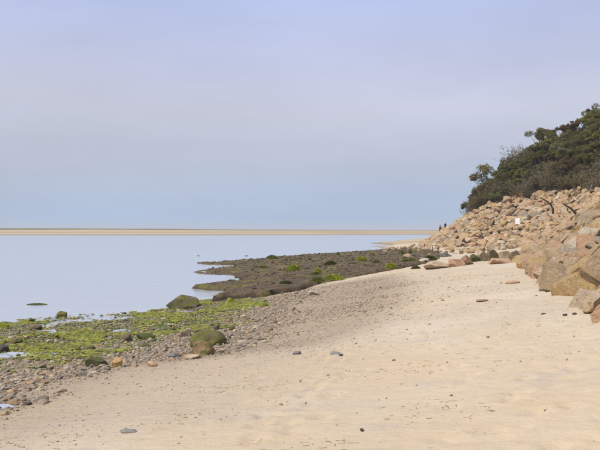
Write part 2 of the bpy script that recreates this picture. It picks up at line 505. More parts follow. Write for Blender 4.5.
ZZ = ZZ + dz_*smooth(.85, 1.15, ZZ)
sh = np.clip(shingle_density(X1, Y1)*.9 + gravel_density(X1, Y1)*.15, 0, 1)
coarse = np.clip(np.exp(-np.clip(-poly_sdf(COB, X1, Y1)+.5*fbm(X1*.5, Y1*.5, oct=3, seed=33), 0, 50)/3.2)*.95 + .8*smooth(-1.5, 1.2, poly_sdf(GRAVEL, X1, Y1)), 0, 1)*smooth(1.5, 1.15, ZZ.ravel())
alg = algae_amount(X1, Y1) * shingle_density(X1, Y1)
wet = smooth(.28, .02, ZZ.ravel())
beach = link('beach', mesh_np('beach', np.c_[X1, Y1, ZZ.ravel()], grid_faces(*XX.shape), True,
             {'shingle': sh, 'algae': alg, 'wet': wet, 'coarse': coarse}), M_sand)
tag(beach, 'pale sandy beach sloping down to the still water', 'beach', kind='structure')

# ------------------------------------------------------------------ sea
xsw = np.concatenate([[-6000, -2000], np.linspace(-400, 400, 41), [2000, 6000]])
ysw = np.concatenate([[-3000, -500], np.linspace(-60, 640, 41), [2000, 9000]])
XW, YW = np.meshgrid(xsw, ysw)
water = link('sea_water', mesh_np('sea_water', np.c_[XW.ravel(), YW.ravel(), np.zeros(XW.size)], grid_faces(*XW.shape), True), M_water)
tag(water, 'calm pale blue water of the inlet', 'water', kind='structure')

# ------------------------------------------------------------------ far sandbars across the water
def heightfield(name, x0, x1, nx, y0, y1, ny, fn, mat, label, zcut=-.4):
    gx, gy = np.meshgrid(np.linspace(x0, x1, nx), np.linspace(y0, y1, ny))
    z, attrs = fn(gx, gy)
    V = np.c_[gx.ravel(), gy.ravel(), z.ravel()]
    Fc = grid_faces(*gx.shape)
    keep = (z.ravel()[Fc] > zcut).any(1)
    Fc = Fc[keep]
    used = np.unique(Fc); remap = -np.ones(len(V), int); remap[used] = np.arange(len(used))
    o = link(name, mesh_np(name, V[used], remap[Fc], True, {k: v.ravel()[used] for k, v in attrs.items()}), mat)
    return tag(o, label, None, kind='structure')
def bar_fn(x, y):
    edge = 386 + 10*fbm(x*.008, y*0+3, oct=3, seed=51) + np.clip(x+40, 0, 400)*.32
    d = y - edge
    z = -.3 + smooth(-4, 26, d)*1.25 + smooth(30, 70, d)*.75
    left = smooth(120, -320, x)
    dune = smooth(85, 125, d)
    z = z + dune*(1.5*left + .35) * (1 + .45*fbm(x*.012, y*.02, oct=4, seed=55))
    far = smooth(180, 240, d); z = z*(1-far) - .5*far
    wet = smooth(.5, .05, z) * .8 + .35*smooth(34, 40, d)*smooth(56, 48, d)
    grass = smooth(98, 112, d)
    return z, {'wet': np.clip(wet, 0, 1), 'grass': grass}
heightfield('far_sandbar', -900, 330, 260, 360, 760, 90, bar_fn, M_bar, 'long low sandbar across the water on the horizon')
SPIT = [pix(*a)[:2] for a in [(364,243.2,0),(385,244.9,0),(405,246.6,0),(425,247,0),(440,246,.2),(470,238,.4),(445,236.3,.2),(420,238,.1),(395,240.2,0)]]
def spit_fn(x, y):
    d = poly_sdf(SPIT, x, y) + 1.2*fbm(x*.12, y*.05, oct=3, seed=61)
    z = -.35 + smooth(-3, 5, d)*.6 + smooth(4, 14, d)*.25
    return z, {'wet': smooth(.25, .0, z), 'grass': d*0}
heightfield('sand_spit', 5, 85, 110, 105, 400, 200, spit_fn, M_bar, 'low tan sand spit running out past the headland', -.3)

# ------------------------------------------------------------------ dark mussel and peat flat with its three fingers
PEAT = [pix(*a)[:2] for a in [
    (213,301.5,.06),(240,298.5,.2),(270,296.5,.3),(300,291,.42),(325,283,.5),(345,280.5,.55),(370,276.5,.65),(400,271.5,.8),(424,267,.9),
    (440,262,.85),(446,256,.6),(440,251.5,.45),(412,249.8,.1),(380,250,0),(330,253,0),(280,256.5,0),(250,259,0),(220,261.5,0),(194,262.9,0),
    (203,264.5,0),(220,265.2,0),(238,266.2,0),(225,267.4,0),(210,268.6,0),(190,272.3,0),(200,274.4,0),(226,275.2,0),(233,277.5,0),(240,280,0),
    (232,282,0),(220,284,0),(204,286.6,0),(186,288.5,0),(202,290.2,0),(220,291.2,0),(224,293,0),(217,296,0)]]
def peat_height(x, y):
    d = poly_sdf(PEAT, x, y)
    d = d + (.10 + .0045*y)*fbm(x*1.1, y*.45, oct=3, seed=71) + .22*fbm(x*3.1, y*2.2, oct=3, seed=72)
    top = .09 + .20*smooth(55, 38, y)*smooth(2.5, -1.0, x) + .12*smooth(.5, 6, d)
    base = np.maximum(ground_smooth(x, y), -.05)
    rise = smooth(-.10, .32, d)
    z = base + (top + .10*fbm(x*.5, y*.3, oct=3, seed=73) + .06*fbm(x*2.5, y*1.6, oct=3, seed=75))*rise - .25*(1-rise)
    return z, d
gy = 33 * (140/33)**np.linspace(0, 1, 380); gx = np.linspace(-13, 24, 300)
GX, GY = np.meshgrid(gx, gy)
PZ, PD = peat_height(GX, GY)
V = np.c_[GX.ravel(), GY.ravel(), PZ.ravel()]; Fc = grid_faces(*GX.shape)
Fc = Fc[(PD.ravel()[Fc] > -.6).any(1)]
used = np.unique(Fc); rm = -np.ones(len(V), int); rm[used] = np.arange(len(used))
peat = link('mussel_flat', mesh_np('mussel_flat', V[used], rm[Fc], True), M_peat)
tag(peat, 'dark brown mussel and peat flat reaching into the water in three fingers', 'mudflat', kind='structure')
def surf(x, y):
    """height of beach or peat, whichever is on top"""
    g = gz(x, y)
    z, d = peat_height(np.array([x]), np.array([y]))
    return max(g, float(z[0])) if d[0] > -.3 else g
def at(px, py):
    """ground point seen at a pixel, peat included"""
    Y = np.geomspace(2, 175, 1600); X = (px-300)/F*Y; Zr = EYE-(py-HORIZON)/F*Y
    g = ground(X, Y); z, d = peat_height(X, Y)
    s = np.maximum(np.where(d > -.3, np.maximum(g, z), g), 0.0)
    hit = np.nonzero(s >= Zr)[0]; i = hit[0] if len(hit) else -1
    return float(X[i]), float(Y[i]), float(s[i])

# ------------------------------------------------------------------ bluff behind the revetment
# toe, crest, hilltop at successive stations along the shore
STN = [((2.6,-9,2.0),(10,-9,5.0),(24,-9,12)),
       ((3.5,4,1.85),(10.3,4,5.0),(24,4,12)),
       ((4.95,12.4,1.72),(11.5,12.4,5.2),(25,12,12.5)),
       ((6.75,21.4,1.7),(13.3,20.5,5.3),(27,20,13)),
       ((9.0,31,1.66),(15.6,30,5.5),(29,29,13.5)),
       ((11.5,42,1.6),(18.2,40.5,5.7),(32,38,14)),
       ((15.8,56,1.6),(22.6,54,6.0),(36,51,16)),
       ((21,72,1.6),(28.2,70.5,6.6),(41,67,17)),
       ((26,88,1.5),(34.2,90,7.4),(47,88,18)),
       ((29,99,1.3),(38,103,8.0),(50,105,21)),
       ((28.6,106,1.2),(36.5,114,8.0),(45,122,19.5)),
       ((25.2,110,1.0),(32.2,119,7.5),(38.5,126,16.0)),
       ((21.8,112.5,.9),(28.6,121,6.7),(33.5,128,12.6)),
       ((19.5,117,.8),(25.8,124,5.3),(30,130,7.6)),
       ((19.3,125,.7),(24.2,130,3.6),(27.5,134,5.0)),
       ((20.5,136,.6),(24.8,138,3.1),(29,140,4.3)),
       ((28,150,.7),(31,146,3.4),(35,146,4.6)),
       ((48,158,.8),(49,152,4),(50,150,6))]
def catmull(P, u):
    P = np.asarray(P, float); n = len(P)
    i = np.clip(np.floor(u).astype(int), 0, n-2); t = (u-i)[:, None]
    p0, p1, p2, p3 = P[np.clip(i-1, 0, n-1)], P[i], P[i+1], P[np.clip(i+2, 0, n-1)]
    return .5*((2*p1) + (-p0+p2)*t + (2*p0-5*p1+4*p2-p3)*t*t + (-p0+3*p1-3*p2+p3)*t**3)
uu = np.linspace(0, len(STN)-1, 2000)
toe_f, crest_f, hill_f = (catmull([s[k] for s in STN], uu) for k in range(3))
arc = np.r_[0, np.cumsum(np.linalg.norm(np.diff((toe_f+crest_f)/2, axis=0), axis=1))]
def station(a):
    """toe, crest, hilltop at arc length a"""
    u = np.interp(a, arc, np.arange(2000)) 
    i = np.clip(u.astype(int), 0, 1998); t = (u-i)[:, None]
    return tuple(p[i]*(1-t)+p[i+1]*t for p in (toe_f, crest_f, hill_f))
def bluff_point(a, v):
    """v 0..1 toe to crest, 1..2 crest to hilltop, 2..3 on inland"""
    a = np.atleast_1d(np.asarray(a, float)); v = np.atleast_1d(np.asarray(v, float))
    T, C, H = station(a)
    inland = H + np.array([28, 6, 2.5])
    vv = v[:, None]
    t2 = np.clip(vv-1, 0, 1)
    mid = C*(1-t2) + H*t2
    mid[:, 2] += (np.sin(t2[:, 0]*np.pi)*.12*(H[:, 2]-C[:, 2]))
    p = np.where(vv < 1, T*(1-vv)+C*vv, np.where(vv < 2, mid, H*(3-vv)+inland*(vv-2)))
    return p
na = 260
aa = np.linspace(0, arc[-1], na); vv = np.r_[np.linspace(-.12, 1, 14), np.linspace(1.08, 2, 16), [2.25, 2.6, 3.0]]
A2, V2 = np.meshgrid(aa, vv)
P = bluff_point(A2.ravel(), V2.ravel())
lump = fbm(P[:, 0]*.4, P[:, 1]*.4, oct=3, seed=81)
P[:, 2] += np.where(V2.ravel() > 1.0, .45*lump, .12*lump) - np.where(V2.ravel() <= 1.0, .42, np.clip(.42-(V2.ravel()-1)*2, 0, .42))
bluff = link('bluff', mesh_np('bluff', P, grid_faces(*A2.shape)[:, ::-1], True, {'rubble': (V2.ravel() < 1.04).astype(float)}), M_bluff)
tag(bluff, 'steep brown bluff above the stone revetment', 'hill', kind='structure')

# ------------------------------------------------------------------ boulders
def rock_verts(sub, seed, cuts=11, lo=.55, hi=.88, rough=.05, flat=0):
    r = np.random.default_rng(seed)
    V, Fc = ICO[sub]; V = V.copy()
    for k in range(cuts):
        n = r.normal(size=3); n /= np.linalg.norm(n)
        d = r.uniform(lo, hi)
        V = V - np.clip(V @ n - d, 0, None)[:, None]*n
    s = fbm(V[:, 0]*1.7+seed, V[:, 1]*1.7, V[:, 2]*1.7, oct=3, seed=seed)
    L = np.linalg.norm(V, axis=1)[:, None]
    if len(V) > 200: s = s + .28*fbm(V[:, 0]*6+seed, V[:, 1]*6, V[:, 2]*6, oct=3, seed=seed+9)
    V = V*(1 + rough*s[:, None])
    V = V / np.abs(V).max(0)
    return V, Fc
def rock_mesh(name, sub, seed, sharp=28, **kw):
    V, Fc = rock_verts(sub, seed, **kw)
    me = mesh_np(name, V, Fc, True)
    me.set_sharp_from_angle(angle=R(sharp))
    return me
BV = [rock_mesh('boulder', 4, 100+k, cuts=10+k % 6, lo=.42, hi=.80, rough=.13, sharp=22) for k in range(18)]
BV_LOW = [rock_verts(2, 200+k, cuts=9, lo=.42, hi=.8, rough=.09) for k in range(12)]
BV_MID = [rock_verts(3, 230+k, cuts=10, lo=.42, hi=.8, rough=.09) for k in range(12)]
# jittered courses of stones up the slope
def near_k(y): return .70+.12*float(smooth(30, 80, np.array(y)))+.04*float(smooth(28, 15, np.array(y)))
stones = []
r = np.random.default_rng(5)
a = 1.0
while a < arc[-1]-1:
    T, C, H = station(np.array([a]))
    L = float(np.linalg.norm(C-T))
    v = -.02
    while v < 1.04:
        size = r.choice([.36,.45,.55,.65,.8])*r.uniform(.9,1.12) * (1.15 if v < .2 else 1.0) * (1.3 if r.random() < .10 else 1) * near_k(T[0][1])
        av = a + r.uniform(-.35, .35)
        p = bluff_point([av], [min(v, 1.03)])[0]
        t0, c0, _ = station(np.array([av])); t1, c1, _ = station(np.array([av+.5]))
        along = ((t1+c1)-(t0+c0))[0]; along[2] = 0; along /= np.linalg.norm(along)
        up = (c0-t0)[0]; up /= np.linalg.norm(up)
        nrm = np.cross(along, up); nrm *= np.sign(nrm[2])
        stones.append((p, size, along, up, nrm, v, a))
        v += size*1.28/L
    a += r.uniform(.95, 1.15)*near_k(T[0][1])
# a second, loose layer of smaller stones in the gaps and spilled at the toe
for k in range(1100):
    av = r.uniform(2, arc[-1]-2); v = r.uniform(-.06, 1.05)
    p = bluff_point([av], [min(v, 1.03)])[0]
    t0, c0, _ = station(np.array([av])); t1, c1, _ = station(np.array([av+.5]))
    along = ((t1+c1)-(t0+c0))[0]; along[2] = 0; along /= np.linalg.norm(along)
    up = (c0-t0)[0]; up /= np.linalg.norm(up)
    nrm = np.cross(along, up); nrm *= np.sign(nrm[2])
    stones.append((p+nrm*.16, r.uniform(.16, .42)*near_k(p[1]), along, up, nrm, v, av))
# stones spilled over the flats before the far stretch
for k in range(300):
    av = r.uniform(arc[np.argmin(np.abs(uu-7.5))], arc[np.argmin(np.abs(uu-14.5))])
    t0, c0, _ = station(np.array([av])); t1, c1, _ = station(np.array([av+.5]))
    along = ((t1+c1)-(t0+c0))[0]; along[2] = 0; along /= np.linalg.norm(along)
    out = (t0-c0)[0]; out[2] = 0; out /= np.linalg.norm(out)
    p = t0[0]+out*abs(r.normal(0, 6)); p[2] = gz(p[0], p[1])-.02
    stones.append((p, r.uniform(.15, .55), along, -out, np.array([0, 0, 1.]), -.2, av))
def stone_matrix(p, size, along, up, nrm):
    sl = r.normal(0, .5)
    ax = along*math.cos(sl)+up*math.sin(sl); ax = ax + nrm*r.normal(0, .25); ax /= np.linalg.norm(ax)
    n2 = nrm + np.array([r.normal(0, .42), r.normal(0, .42), 0]); n2 -= ax*np.dot(n2, ax); n2 /= np.linalg.norm(n2)
    ay = np.cross(n2, ax)
    s = np.array([size*r.uniform(.95, 1.45), size*r.uniform(.72, 1.0), size*r.uniform(.55, .95)])
    m = np.eye(4); m[:3, 0] = ax*s[0]; m[:3, 1] = ay*s[1]; m[:3, 2] = n2*s[2]; m[:3, 3] = p + nrm*r.uniform(-.20, .20)
    return m, s
SPLIT = 52.0     # the stones nearer than this belong to the near stretch
sections = {'near': [], 'far': []}
for st in stones:
    p = st[0]
    m, s = stone_matrix(*st[:5])
    vis = p[1] > 3 and p[0]/max(p[1], .1) < .40 and p[1] < 140
    show = s[0]/p[1] if vis else 0
    # hidden in the recess behind the near stretch
    if 56 < p[1] < 96 and st[5] < .35: show *= .3
    sections['near' if p[1] < SPLIT else 'far'].append((show, m))
ROOTS = {}
for key, name, label in (('near', 'rock_revetment', 'near stretch of the sloping wall of tan granite boulders beside the sand'),
                         ('far', 'rock_revetment', 'far stretch of boulder wall below the scrub, curving round the headland')):
    L = sorted(sections[key], key=lambda t: -t[0])
    base = L[0][1][:3, 3]
    root = empty(name, (0, 0, 0)); tag(root, label, 'sea wall')
    root.location = (float(base[0]), float(base[1]), 1.5)
    off = np.array(root.location)
    ROOTS[key] = root
    for show, m in L[:300]:
        o = link('boulder', BV[r.integers(len(BV))], M_boulder, root)
        mm = m.copy(); mm[:3, 3] -= off
        o.matrix_local = Matrix(mm.tolist())
    Vs, Fs, Rn, nv = [], [], [], 0
    for n_, (show, m) in enumerate(L[300:]):
        Vb, Fb = (BV_MID if key == 'near' and n_ < 260 else BV_LOW)[r.integers(12)]
        Vs.append(Vb @ m[:3, :3].T + m[:3, 3] - off); Fs.append(Fb + nv); nv += len(Vb)
        Rn.append(np.full(len(Vb), r.random()))
    me = mesh_np('boulder_rubble', np.concatenate(Vs), np.concatenate(Fs), True, {'rnd': np.concatenate(Rn)})
    me.set_sharp_from_angle(angle=R(32))
    o = link('boulder_rubble', me, M_boulder_far, root); tag(o, kind='stuff')

# ------------------------------------------------------------------ single rocks on the shore
MR = {
 'grey_moss': mat_rock('grey_mossy_rock', (.20,.17,.14), (.09,.075,.06), (.17,.17,.03), .44),
 'green': mat_rock('green_weedy_rock', (.17,.13,.075), (.08,.062,.035), (.15,.15,.03), .52),
 'orange': mat_rock('orange_rock', (.36,.24,.12), (.20,.135,.07), (.13,.125,.04), .40),
 'ochre': mat_rock('ochre_rock', (.46,.30,.13), (.32,.20,.09)),
 'tan': mat_rock('tan_rock', (.45,.35,.24), (.30,.23,.16)),
 'olive': mat_rock('olive_rock', (.17,.15,.09), (.08,.075,.045), (.09,.10,.03), .6),
 'grey': mat_rock('grey_rock', (.24,.225,.215), (.14,.13,.125)),
 'dark': mat_rock('dark_rock', (.10,.085,.072), (.06,.05,.043)),
 'lime': mat_rock('lime_weedy_rock', (.14,.13,.05), (.09,.085,.03), (.22,.26,.025), .9),
 'salmon': mat_rock('salmon_rock', (.48,.31,.20), (.36,.22,.14)),
 'red': mat_rock('reddish_rock', (.35,.20,.12), (.22,.13,.08), (.10,.09,.03), .25),
 'brown': mat_rock('brown_rock', (.22,.17,.10), (.12,.095,.06), (.12,.12,.03), .22),
 'pale': mat_rock('pale_rock', (.50,.45,.36), (.36,.31,.24), (.14,.15,.04), .2),
}
def shore_rock(px, py, w, h, mat, label, sink=.25, cuts=8, lo=.48, hi=.84, depth=.8, seed=None, tilt=0, cat='rock', name='rock'):
    """rock whose foot the photograph shows at (px,py), w x h pixels in size"""
    x, y, z = at(px, py)
    k = y/F
    hw, hh = w*k/2, h*k
    y += hw*depth
    x = (px-300)/F*y
    z = surf(x, y)
    seed = seed if seed is not None else int(px*7+py)
    o = link(name, rock_mesh('rock', 4 if w > 12 else 3, seed, cuts=cuts, lo=lo, hi=hi, rough=.12, sharp=34), MR[mat])
    H = hh/(2-2*sink)
    o.scale = (hw, hw*depth, max(H, .02))
    o.rotation_euler = (R(random.uniform(-6, 6)), R(tilt), R(random.uniform(-15, 15)))
    o.location = (x, y, max(z, -.02) + H*(1-2*sink))
    return tag(o, label, cat)
ROCKS = [
 (182,310,36,14,'grey_moss','large wedge-shaped rock with green moss standing at the water\'s edge'),
 (208,347,40,16,'green','broad boulder covered in dark green weed, behind the orange-brown rock', .3, 6, .6, .92),
 (203,356,24,16,'orange','rounded orange-brown rock with a greenish side in front of the weedy boulder', .3, 5, .7, .95),
 (195,359,22,5,'tan','low flat tan stone at the foot of the orange-brown rock'),
 (118,368,13,10,'ochre','small ochre-yellow rock on the shingle beside an olive boulder'),
 (97,367,24,10,'olive','low olive-green boulder on the shingle left of the ochre rock'),
 (174,358,14,6,'grey','grey rounded stone on the shingle left of the orange-brown rock'),
 (152,367,12,6,'salmon','flat orange stone on the shingle right of the ochre rock'),
 (186,337,13,9,'tan','tan upright rock just behind and left of the weedy boulder'),
 (217,330,8,6,'dark','small dark rock behind the weedy boulder'),
 (232,331,8,6,'green','small dark green rock right of and behind the weedy boulder'),
 (201,334,13,5,'brown','low brown rock directly behind the weedy boulder'),
 (231,304,11,7,'lime','knobbly lime-green weedy rock before the dark peat edge'),
 (262,307,13,5,'lime','low lime-green weedy stone on gravel below the peat edge'),
 (313,296,12,6,'pale','pale greenish rock at the corner of the dark flat and sand'),
 (32,323,8,5,'green','small green rock standing alone in shallow water at left'),
 (62,318,11,9,'green','green weedy rock at the outer edge of the algae stones'),
 (5,329,16,8,'lime','lime-green mound-shaped rock at the left edge by the water'),
 (36,331,16,6,'brown','brown rounded rock among algae near the left waterline'),
 (18,345,13,7,'green','dark green rock among algae above the tide pools'),
 (4,354,14,9,'dark','blackish rock at the left edge beside the tide pool'),
 (145,340,20,6,'olive','long olive rock among the algae stones in mid shore'),
 (127,342,14,8,'brown','brown weedy rock left of the long olive one'),
 (335,356,15,4,'grey','flat blue-grey stone lying alone on the sand below the gravel'),
 (130,433,20,3.5,'grey','long flat grey stone on the foreground sand'),
 (362,432,5,3,'dark','small black pebble on the bare foreground sand'),
 (511,284,18,3.5,'salmon','flat peach stone half buried in sand near the boulder wall'),
 (482,302,13,2.5,'red','thin reddish stone fragment on the upper sand'),
 (543,315,6,1.8,'dark','small dark stone on sand below the grey toe boulder'),
 (565,316,5,2.2,'dark','leftmost of two tiny black stones before the toe boulder'),
 (574,315.5,6,2.5,'dark','rightmost of two tiny black stones before the toe boulder'),
 (297,355,9,4,'grey','small grey stone at the edge of the gravel'),
 (438,269,30,8,'tan','long low tan rock leading the row of boulders across the upper beach', .38, 11, .42, .8),
 (455,267,20,8,'salmon','low orange rock second in the row across the upper beach', .38, 11, .42, .8),
 (468,265,17,11,'red','reddish-brown upright boulder in the row across the upper beach', .38, 11, .42, .8),
 (475,262,11,8,'olive','small olive weed-stained rock beside the reddish boulder', .38, 11, .42, .8),
 (482,261,16,10,'tan','pale tan boulder behind the reddish one in the row', .38, 11, .42, .8),
 (490,261,18,11,'brown','brown weed-stained boulder in the middle of the row across the upper beach', .38, 11, .42, .8),
 (500,264,24,7,'salmon','long salmon-pink low boulder in front of the row', .38, 11, .42, .8),
 (504,259,20,10,'tan','light tan boulder behind the salmon-pink one', .38, 11, .42, .8),
 (516,260,15,10,'brown','brown boulder where the row meets the boulder wall', .38, 11, .42, .8),
 (447,257,14,5,'grey','grey rock on the flats behind the long low tan rock', .38, 11, .42, .8),
 (425,262,12,4,'pale','whitish rock at the right end of the dark flat'),
]
for t in ROCKS:
    shore_rock(*t)

# ------------------------------------------------------------------ shingle: cobbles and pebbles
def pick_colors(n, r, palette, alg=None, algcols=None):
    pal = np.array(palette); c = pal[r.integers(len(pal), size=n)]
    c = c*r.uniform(.75, 1.2, (n, 1))
    if alg is not None:
        ac = np.array(algcols)[r.integers(len(algcols), size=n)]*r.uniform(.7, 1.25, (n, 1))
        g = (r.random(n) < alg)
        c = np.where(g[:, None], ac, c)
    return c
PAL = [(.28,.23,.165),(.345,.285,.205),(.23,.185,.13),(.40,.335,.245),(.31,.225,.14),(.40,.275,.155),(.19,.155,.115),(.26,.225,.185),(.45,.38,.285),(.33,.215,.13),(.30,.25,.185),(.37,.31,.23)]
GREEN = [(.14,.155,.035),(.18,.195,.035),(.11,.12,.035),(.20,.20,.05),(.15,.135,.06),(.09,.095,.035)]
def scatter_in(poly, n, r, dens, pad=2.0):
    P = np.array(poly); lo = P.min(0)-pad; hi = P.max(0)+pad
    out = []
    tot = 0
    while tot < n:
        q = r.uniform(lo, hi, (n*3, 2))
        q = q[r.random(len(q)) < dens(q[:, 0], q[:, 1])]
        out.append(q); tot += len(q)
        if len(out) > 40: break
    return np.concatenate(out)[:n]
def join_stones(name, xy, size, cols, r, sub, mat, flat=(.40, .75), sink=.33, zfun=None):
    n = len(xy)
    z = ground(xy[:, 0], xy[:, 1]) if zfun is None else zfun(xy[:, 0], xy[:, 1])
    var = [rock_verts(sub, 300+k, cuts=8, lo=.5, hi=.9, rough=.14)[0] for k in range(8)]
    Fb = ICO[sub][1]; nv = len(var[0])
    vi = r.integers(8, size=n)
    base = np.array(var)[vi]
    s = np.c_[size*r.uniform(.85, 1.4, n), size*r.uniform(.7, 1.0, n), size*r.uniform(*flat, n)]
    Vv = base*s[:, None, :]
    Vv = np.einsum('nij,nkj->nki', rot_mats(n, r, .22), Vv)
    Vv += np.c_[xy, z + s[:, 2]*(1-2*sink)][:, None, :]
    Fc = (Fb[None]+np.arange(n)[:, None, None]*nv).reshape(-1, 3)
    return mesh_np(name, Vv.reshape(-1, 3), Fc, True, {'tint': np.repeat(cols, nv, 0)})
r = np.random.default_rng(11)
def cob_d(x, y):
    near = np.clip(24/np.maximum(y, 6), .5, 1.3)/1.3
    g = ground(x, y)
    return shingle_density(x, y)*near*smooth(-.10, -.02, g)*(y > 4)*(np.abs(x/np.maximum(y, .1)) < .62)
xy = scatter_in(COB, 31000, r, cob_d)
sz = np.clip(np.exp(r.normal(math.log(.0185), .60, len(xy))), .008, .095)
alg_p = algae_amount(xy[:, 0], xy[:, 1])
cols = pick_colors(len(xy), r, PAL, alg_p*.5, GREEN)
infr = np.abs(xy[:, 0]/xy[:, 1]) < .40
order = np.argsort(-(sz/xy[:, 1]*infr))
top = order[:300]; rest = order[300:]
# the 300 that show largest, each an object of its own
CV = [rock_mesh('cobble', 3, 400+k, cuts=9, lo=.5, hi=.88, rough=.13, sharp=32) for k in range(10)]
def mat_cobble_obj():
    m, nt, b = mat_new('cobble_stone_single'); N = NT(nt); p = N.pos()
    c = N.n('ShaderNodeObjectInfo').outputs['Color']
    n = N.noise(p, 26, 5, .7)
    c = N.mix(N.math('MULTIPLY', n, .5), c, N.mix(1.0, c, (.3, .3, .3), 'MULTIPLY'))
    finish(nt, b, c, .75, N.bump(n, .6, .012), .3)
    return m
M_cob1 = mat_cobble_obj()
zt = ground(xy[:, 0], xy[:, 1])
for i in top:
    s = sz[i]
    o = link('cobble', CV[r.integers(10)], M_cob1, beach)
    sc = (s*r.uniform(.85, 1.4), s*r.uniform(.7, 1.0), s*r.uniform(.45, .8))
    o.scale = sc; o.rotation_euler = (r.normal(0, .2), r.normal(0, .2), r.uniform(0, 6.28))
    o.location = (xy[i, 0], xy[i, 1], zt[i]+sc[2]*.3)
    o.color = (*cols[i], 1)
big = rest[sz[rest] > .036]; small = rest[sz[rest] <= .036]
o = link('shingle', join_stones('shingle', xy[big], sz[big], cols[big], r, 2, M_cobble), M_cobble)
tag(o, 'grey, tan and algae-green cobbles covering the lower shore', 'shingle', kind='stuff')
o = link('small_shingle', join_stones('small_shingle', xy[small], sz[small], cols[small], r, 1, M_cobble), M_cobble)
tag(o, 'small stones packed between the cobbles of the lower shore', 'shingle', kind='stuff')
# finer gravel up the beach
def gr_d(x, y):
    return gravel_density(x, y)*(1-shingle_density(x, y)*.7)*(ground_smooth(x, y) > .3)*(np.abs(x/np.maximum(y, .1)) < .5)*(y > 5)
GP = COB + GRAVEL
xy = scatter_in(GP, 23000, r, gr_d, 5)
sz = np.clip(np.exp(r.normal(math.log(.0080), .55, len(xy))), .004, .035)*np.clip(xy[:, 1]/16, .6, 1.5)
cols = pick_colors(len(xy), r, PAL + [(.44,.36,.265),(.40,.325,.24),(.48,.395,.29)]*4)
o = link('gravel', join_stones('gravel', xy, sz, cols, r, 1, M_cobble), M_cobble)
tag(o, 'fine grey and brown gravel strewn up the sand', 'gravel', kind='stuff')
# few scattered pebbles over the open sand
def open_d(x, y): return (poly_sdf(COB, x, y) < 0)*(ground_smooth(x, y) > .75)*(np.abs(x/np.maximum(y, .1)) < .45)*np.clip(9/np.maximum(y, 4), .15, 1)*(y > 4)*smooth(-.1, .6, .3+fbm(x*.6, y*.6, oct=3, seed=91)-.02*x)
xy = scatter_in([(-5,4),(9,45)], 520, r, open_d, 1)
sz = np.clip(np.exp(r.normal(math.log(.0062), .5, len(xy))), .003, .022)
o = link('pebbles', join_stones('pebbles', xy, sz, pick_colors(len(xy), r, PAL+[(.05,.045,.04)]*2+[(.42,.24,.10)]), r, 2, M_cobble), M_cobble)
tag(o, 'small pebbles scattered thinly over the open sand', 'pebbles', kind='stuff')

# ------------------------------------------------------------------ strands and weed
def ribbons(name, xy, length, width, cols, r, mat, lift=.008, segs=5, heading=None, zfun=ground, curl=.5, hump=.5):
    n = len(xy); t = np.linspace(-.5, .5, segs)
    a0 = r.uniform(0, np.pi*2, n) if heading is None else heading
    k = r.normal(0, curl, n)
    ang = a0[:, None]+k[:, None]*t[None]*3
    dx = np.cumsum(np.cos(ang), 1)/segs; dy = np.cumsum(np.sin(ang), 1)/segs
    dx -= dx.mean(1, keepdims=True); dy -= dy.mean(1, keepdims=True)
    cx = xy[:, :1]+dx*length[:, None]; cy = xy[:, 1:]+dy*length[:, None]
    wd = width[:, None]*(1-(2*t[None])**2*.75)
    nx, ny = -np.sin(ang)*wd, np.cos(ang)*wd
    cz = zfun(cx, cy)+lift+np.abs(r.normal(0, 1, (n, segs)))*width[:, None]*hump
    L = np.stack([cx+nx, cy+ny, cz], -1); Rr = np.stack([cx-nx, cy-ny, cz-.3*lift], -1); Mid = np.stack([cx, cy, cz+width[:, None]*.5], -1)
    V = np.stack([L, Mid, Rr], 2).reshape(n, segs*3, 3)
    f = []
    for s in range(segs-1):
        for q in (0, 1): f.append([s*3+q, s*3+q+1, (s+1)*3+q+1, (s+1)*3+q])
    f = np.array(f)
    Fc = (f[None]+np.arange(n)[:, None, None]*segs*3).reshape(-1, 4)
    return mesh_np(name, V.reshape(-1, 3), Fc, True, {'tint': np.repeat(cols, segs*3, 0)})
xy = scatter_in([(-4,4.5),(10,42)], 2600, r, lambda x, y: (poly_sdf(COB, x, y) < -.2)*(ground_smooth(x, y) > .8)*(np.abs(x/np.maximum(y, .1)) < .42)*np.clip(12/np.maximum(y, 4), .3, 1)*(x < 4.2+(y-12)*.22)*smooth(.02, .32, fbm(x*.8, y*1.6, oct=4, seed=95)), .5)
ln = np.clip(np.exp(r.normal(math.log(.045), .55, len(xy))), .015, .17); wd = r.uniform(.002, .0075, len(xy))
o = link('dry_seaweed', ribbons('dry_seaweed', xy, ln, wd, pick_colors(len(xy), r, [(.34,.245,.12),(.38,.285,.15),(.28,.205,.105),(.40,.32,.18),(.20,.155,.09),(.36,.26,.12)]), r, M_strand,
     .001, heading=r.normal(.2, .8, len(xy)), hump=.25), M_strand)
tag(o, 'scattered brown strands of dried seaweed lying on the sand', 'seaweed', kind='stuff')
# green sea lettuce draped over the lower stones
def alg_d(x, y):
    n = smooth(.04, .26, fbm(x*.9, y*.6, oct=4, seed=97))
    return algae_amount(x, y)*shingle_density(x, y)*(.06+.94*n)*(np.abs(x/np.maximum(y, .1)) < .5)*(ground(x, y) > -.035)
xy = scatter_in(COB, 9500, r, alg_d)
def zc(x, y): return np.maximum(ground(x, y), -.01)+.022
cols = pick_colors(len(xy), r, [(.27,.30,.025),(.36,.38,.035),(.20,.225,.025),(.40,.39,.06),(.13,.14,.025),(.22,.19,.055),(.31,.33,.03)])
o = link('sea_lettuce', ribbons('sea_lettuce', xy, r.uniform(.08, .36, len(xy)), r.uniform(.010, .034, len(xy)), cols, r, M_weed, .008, 5, None, zc, .9, .3), M_weed)
tag(o, 'bright green sea lettuce draped over the stones by the water', 'seaweed', kind='stuff')
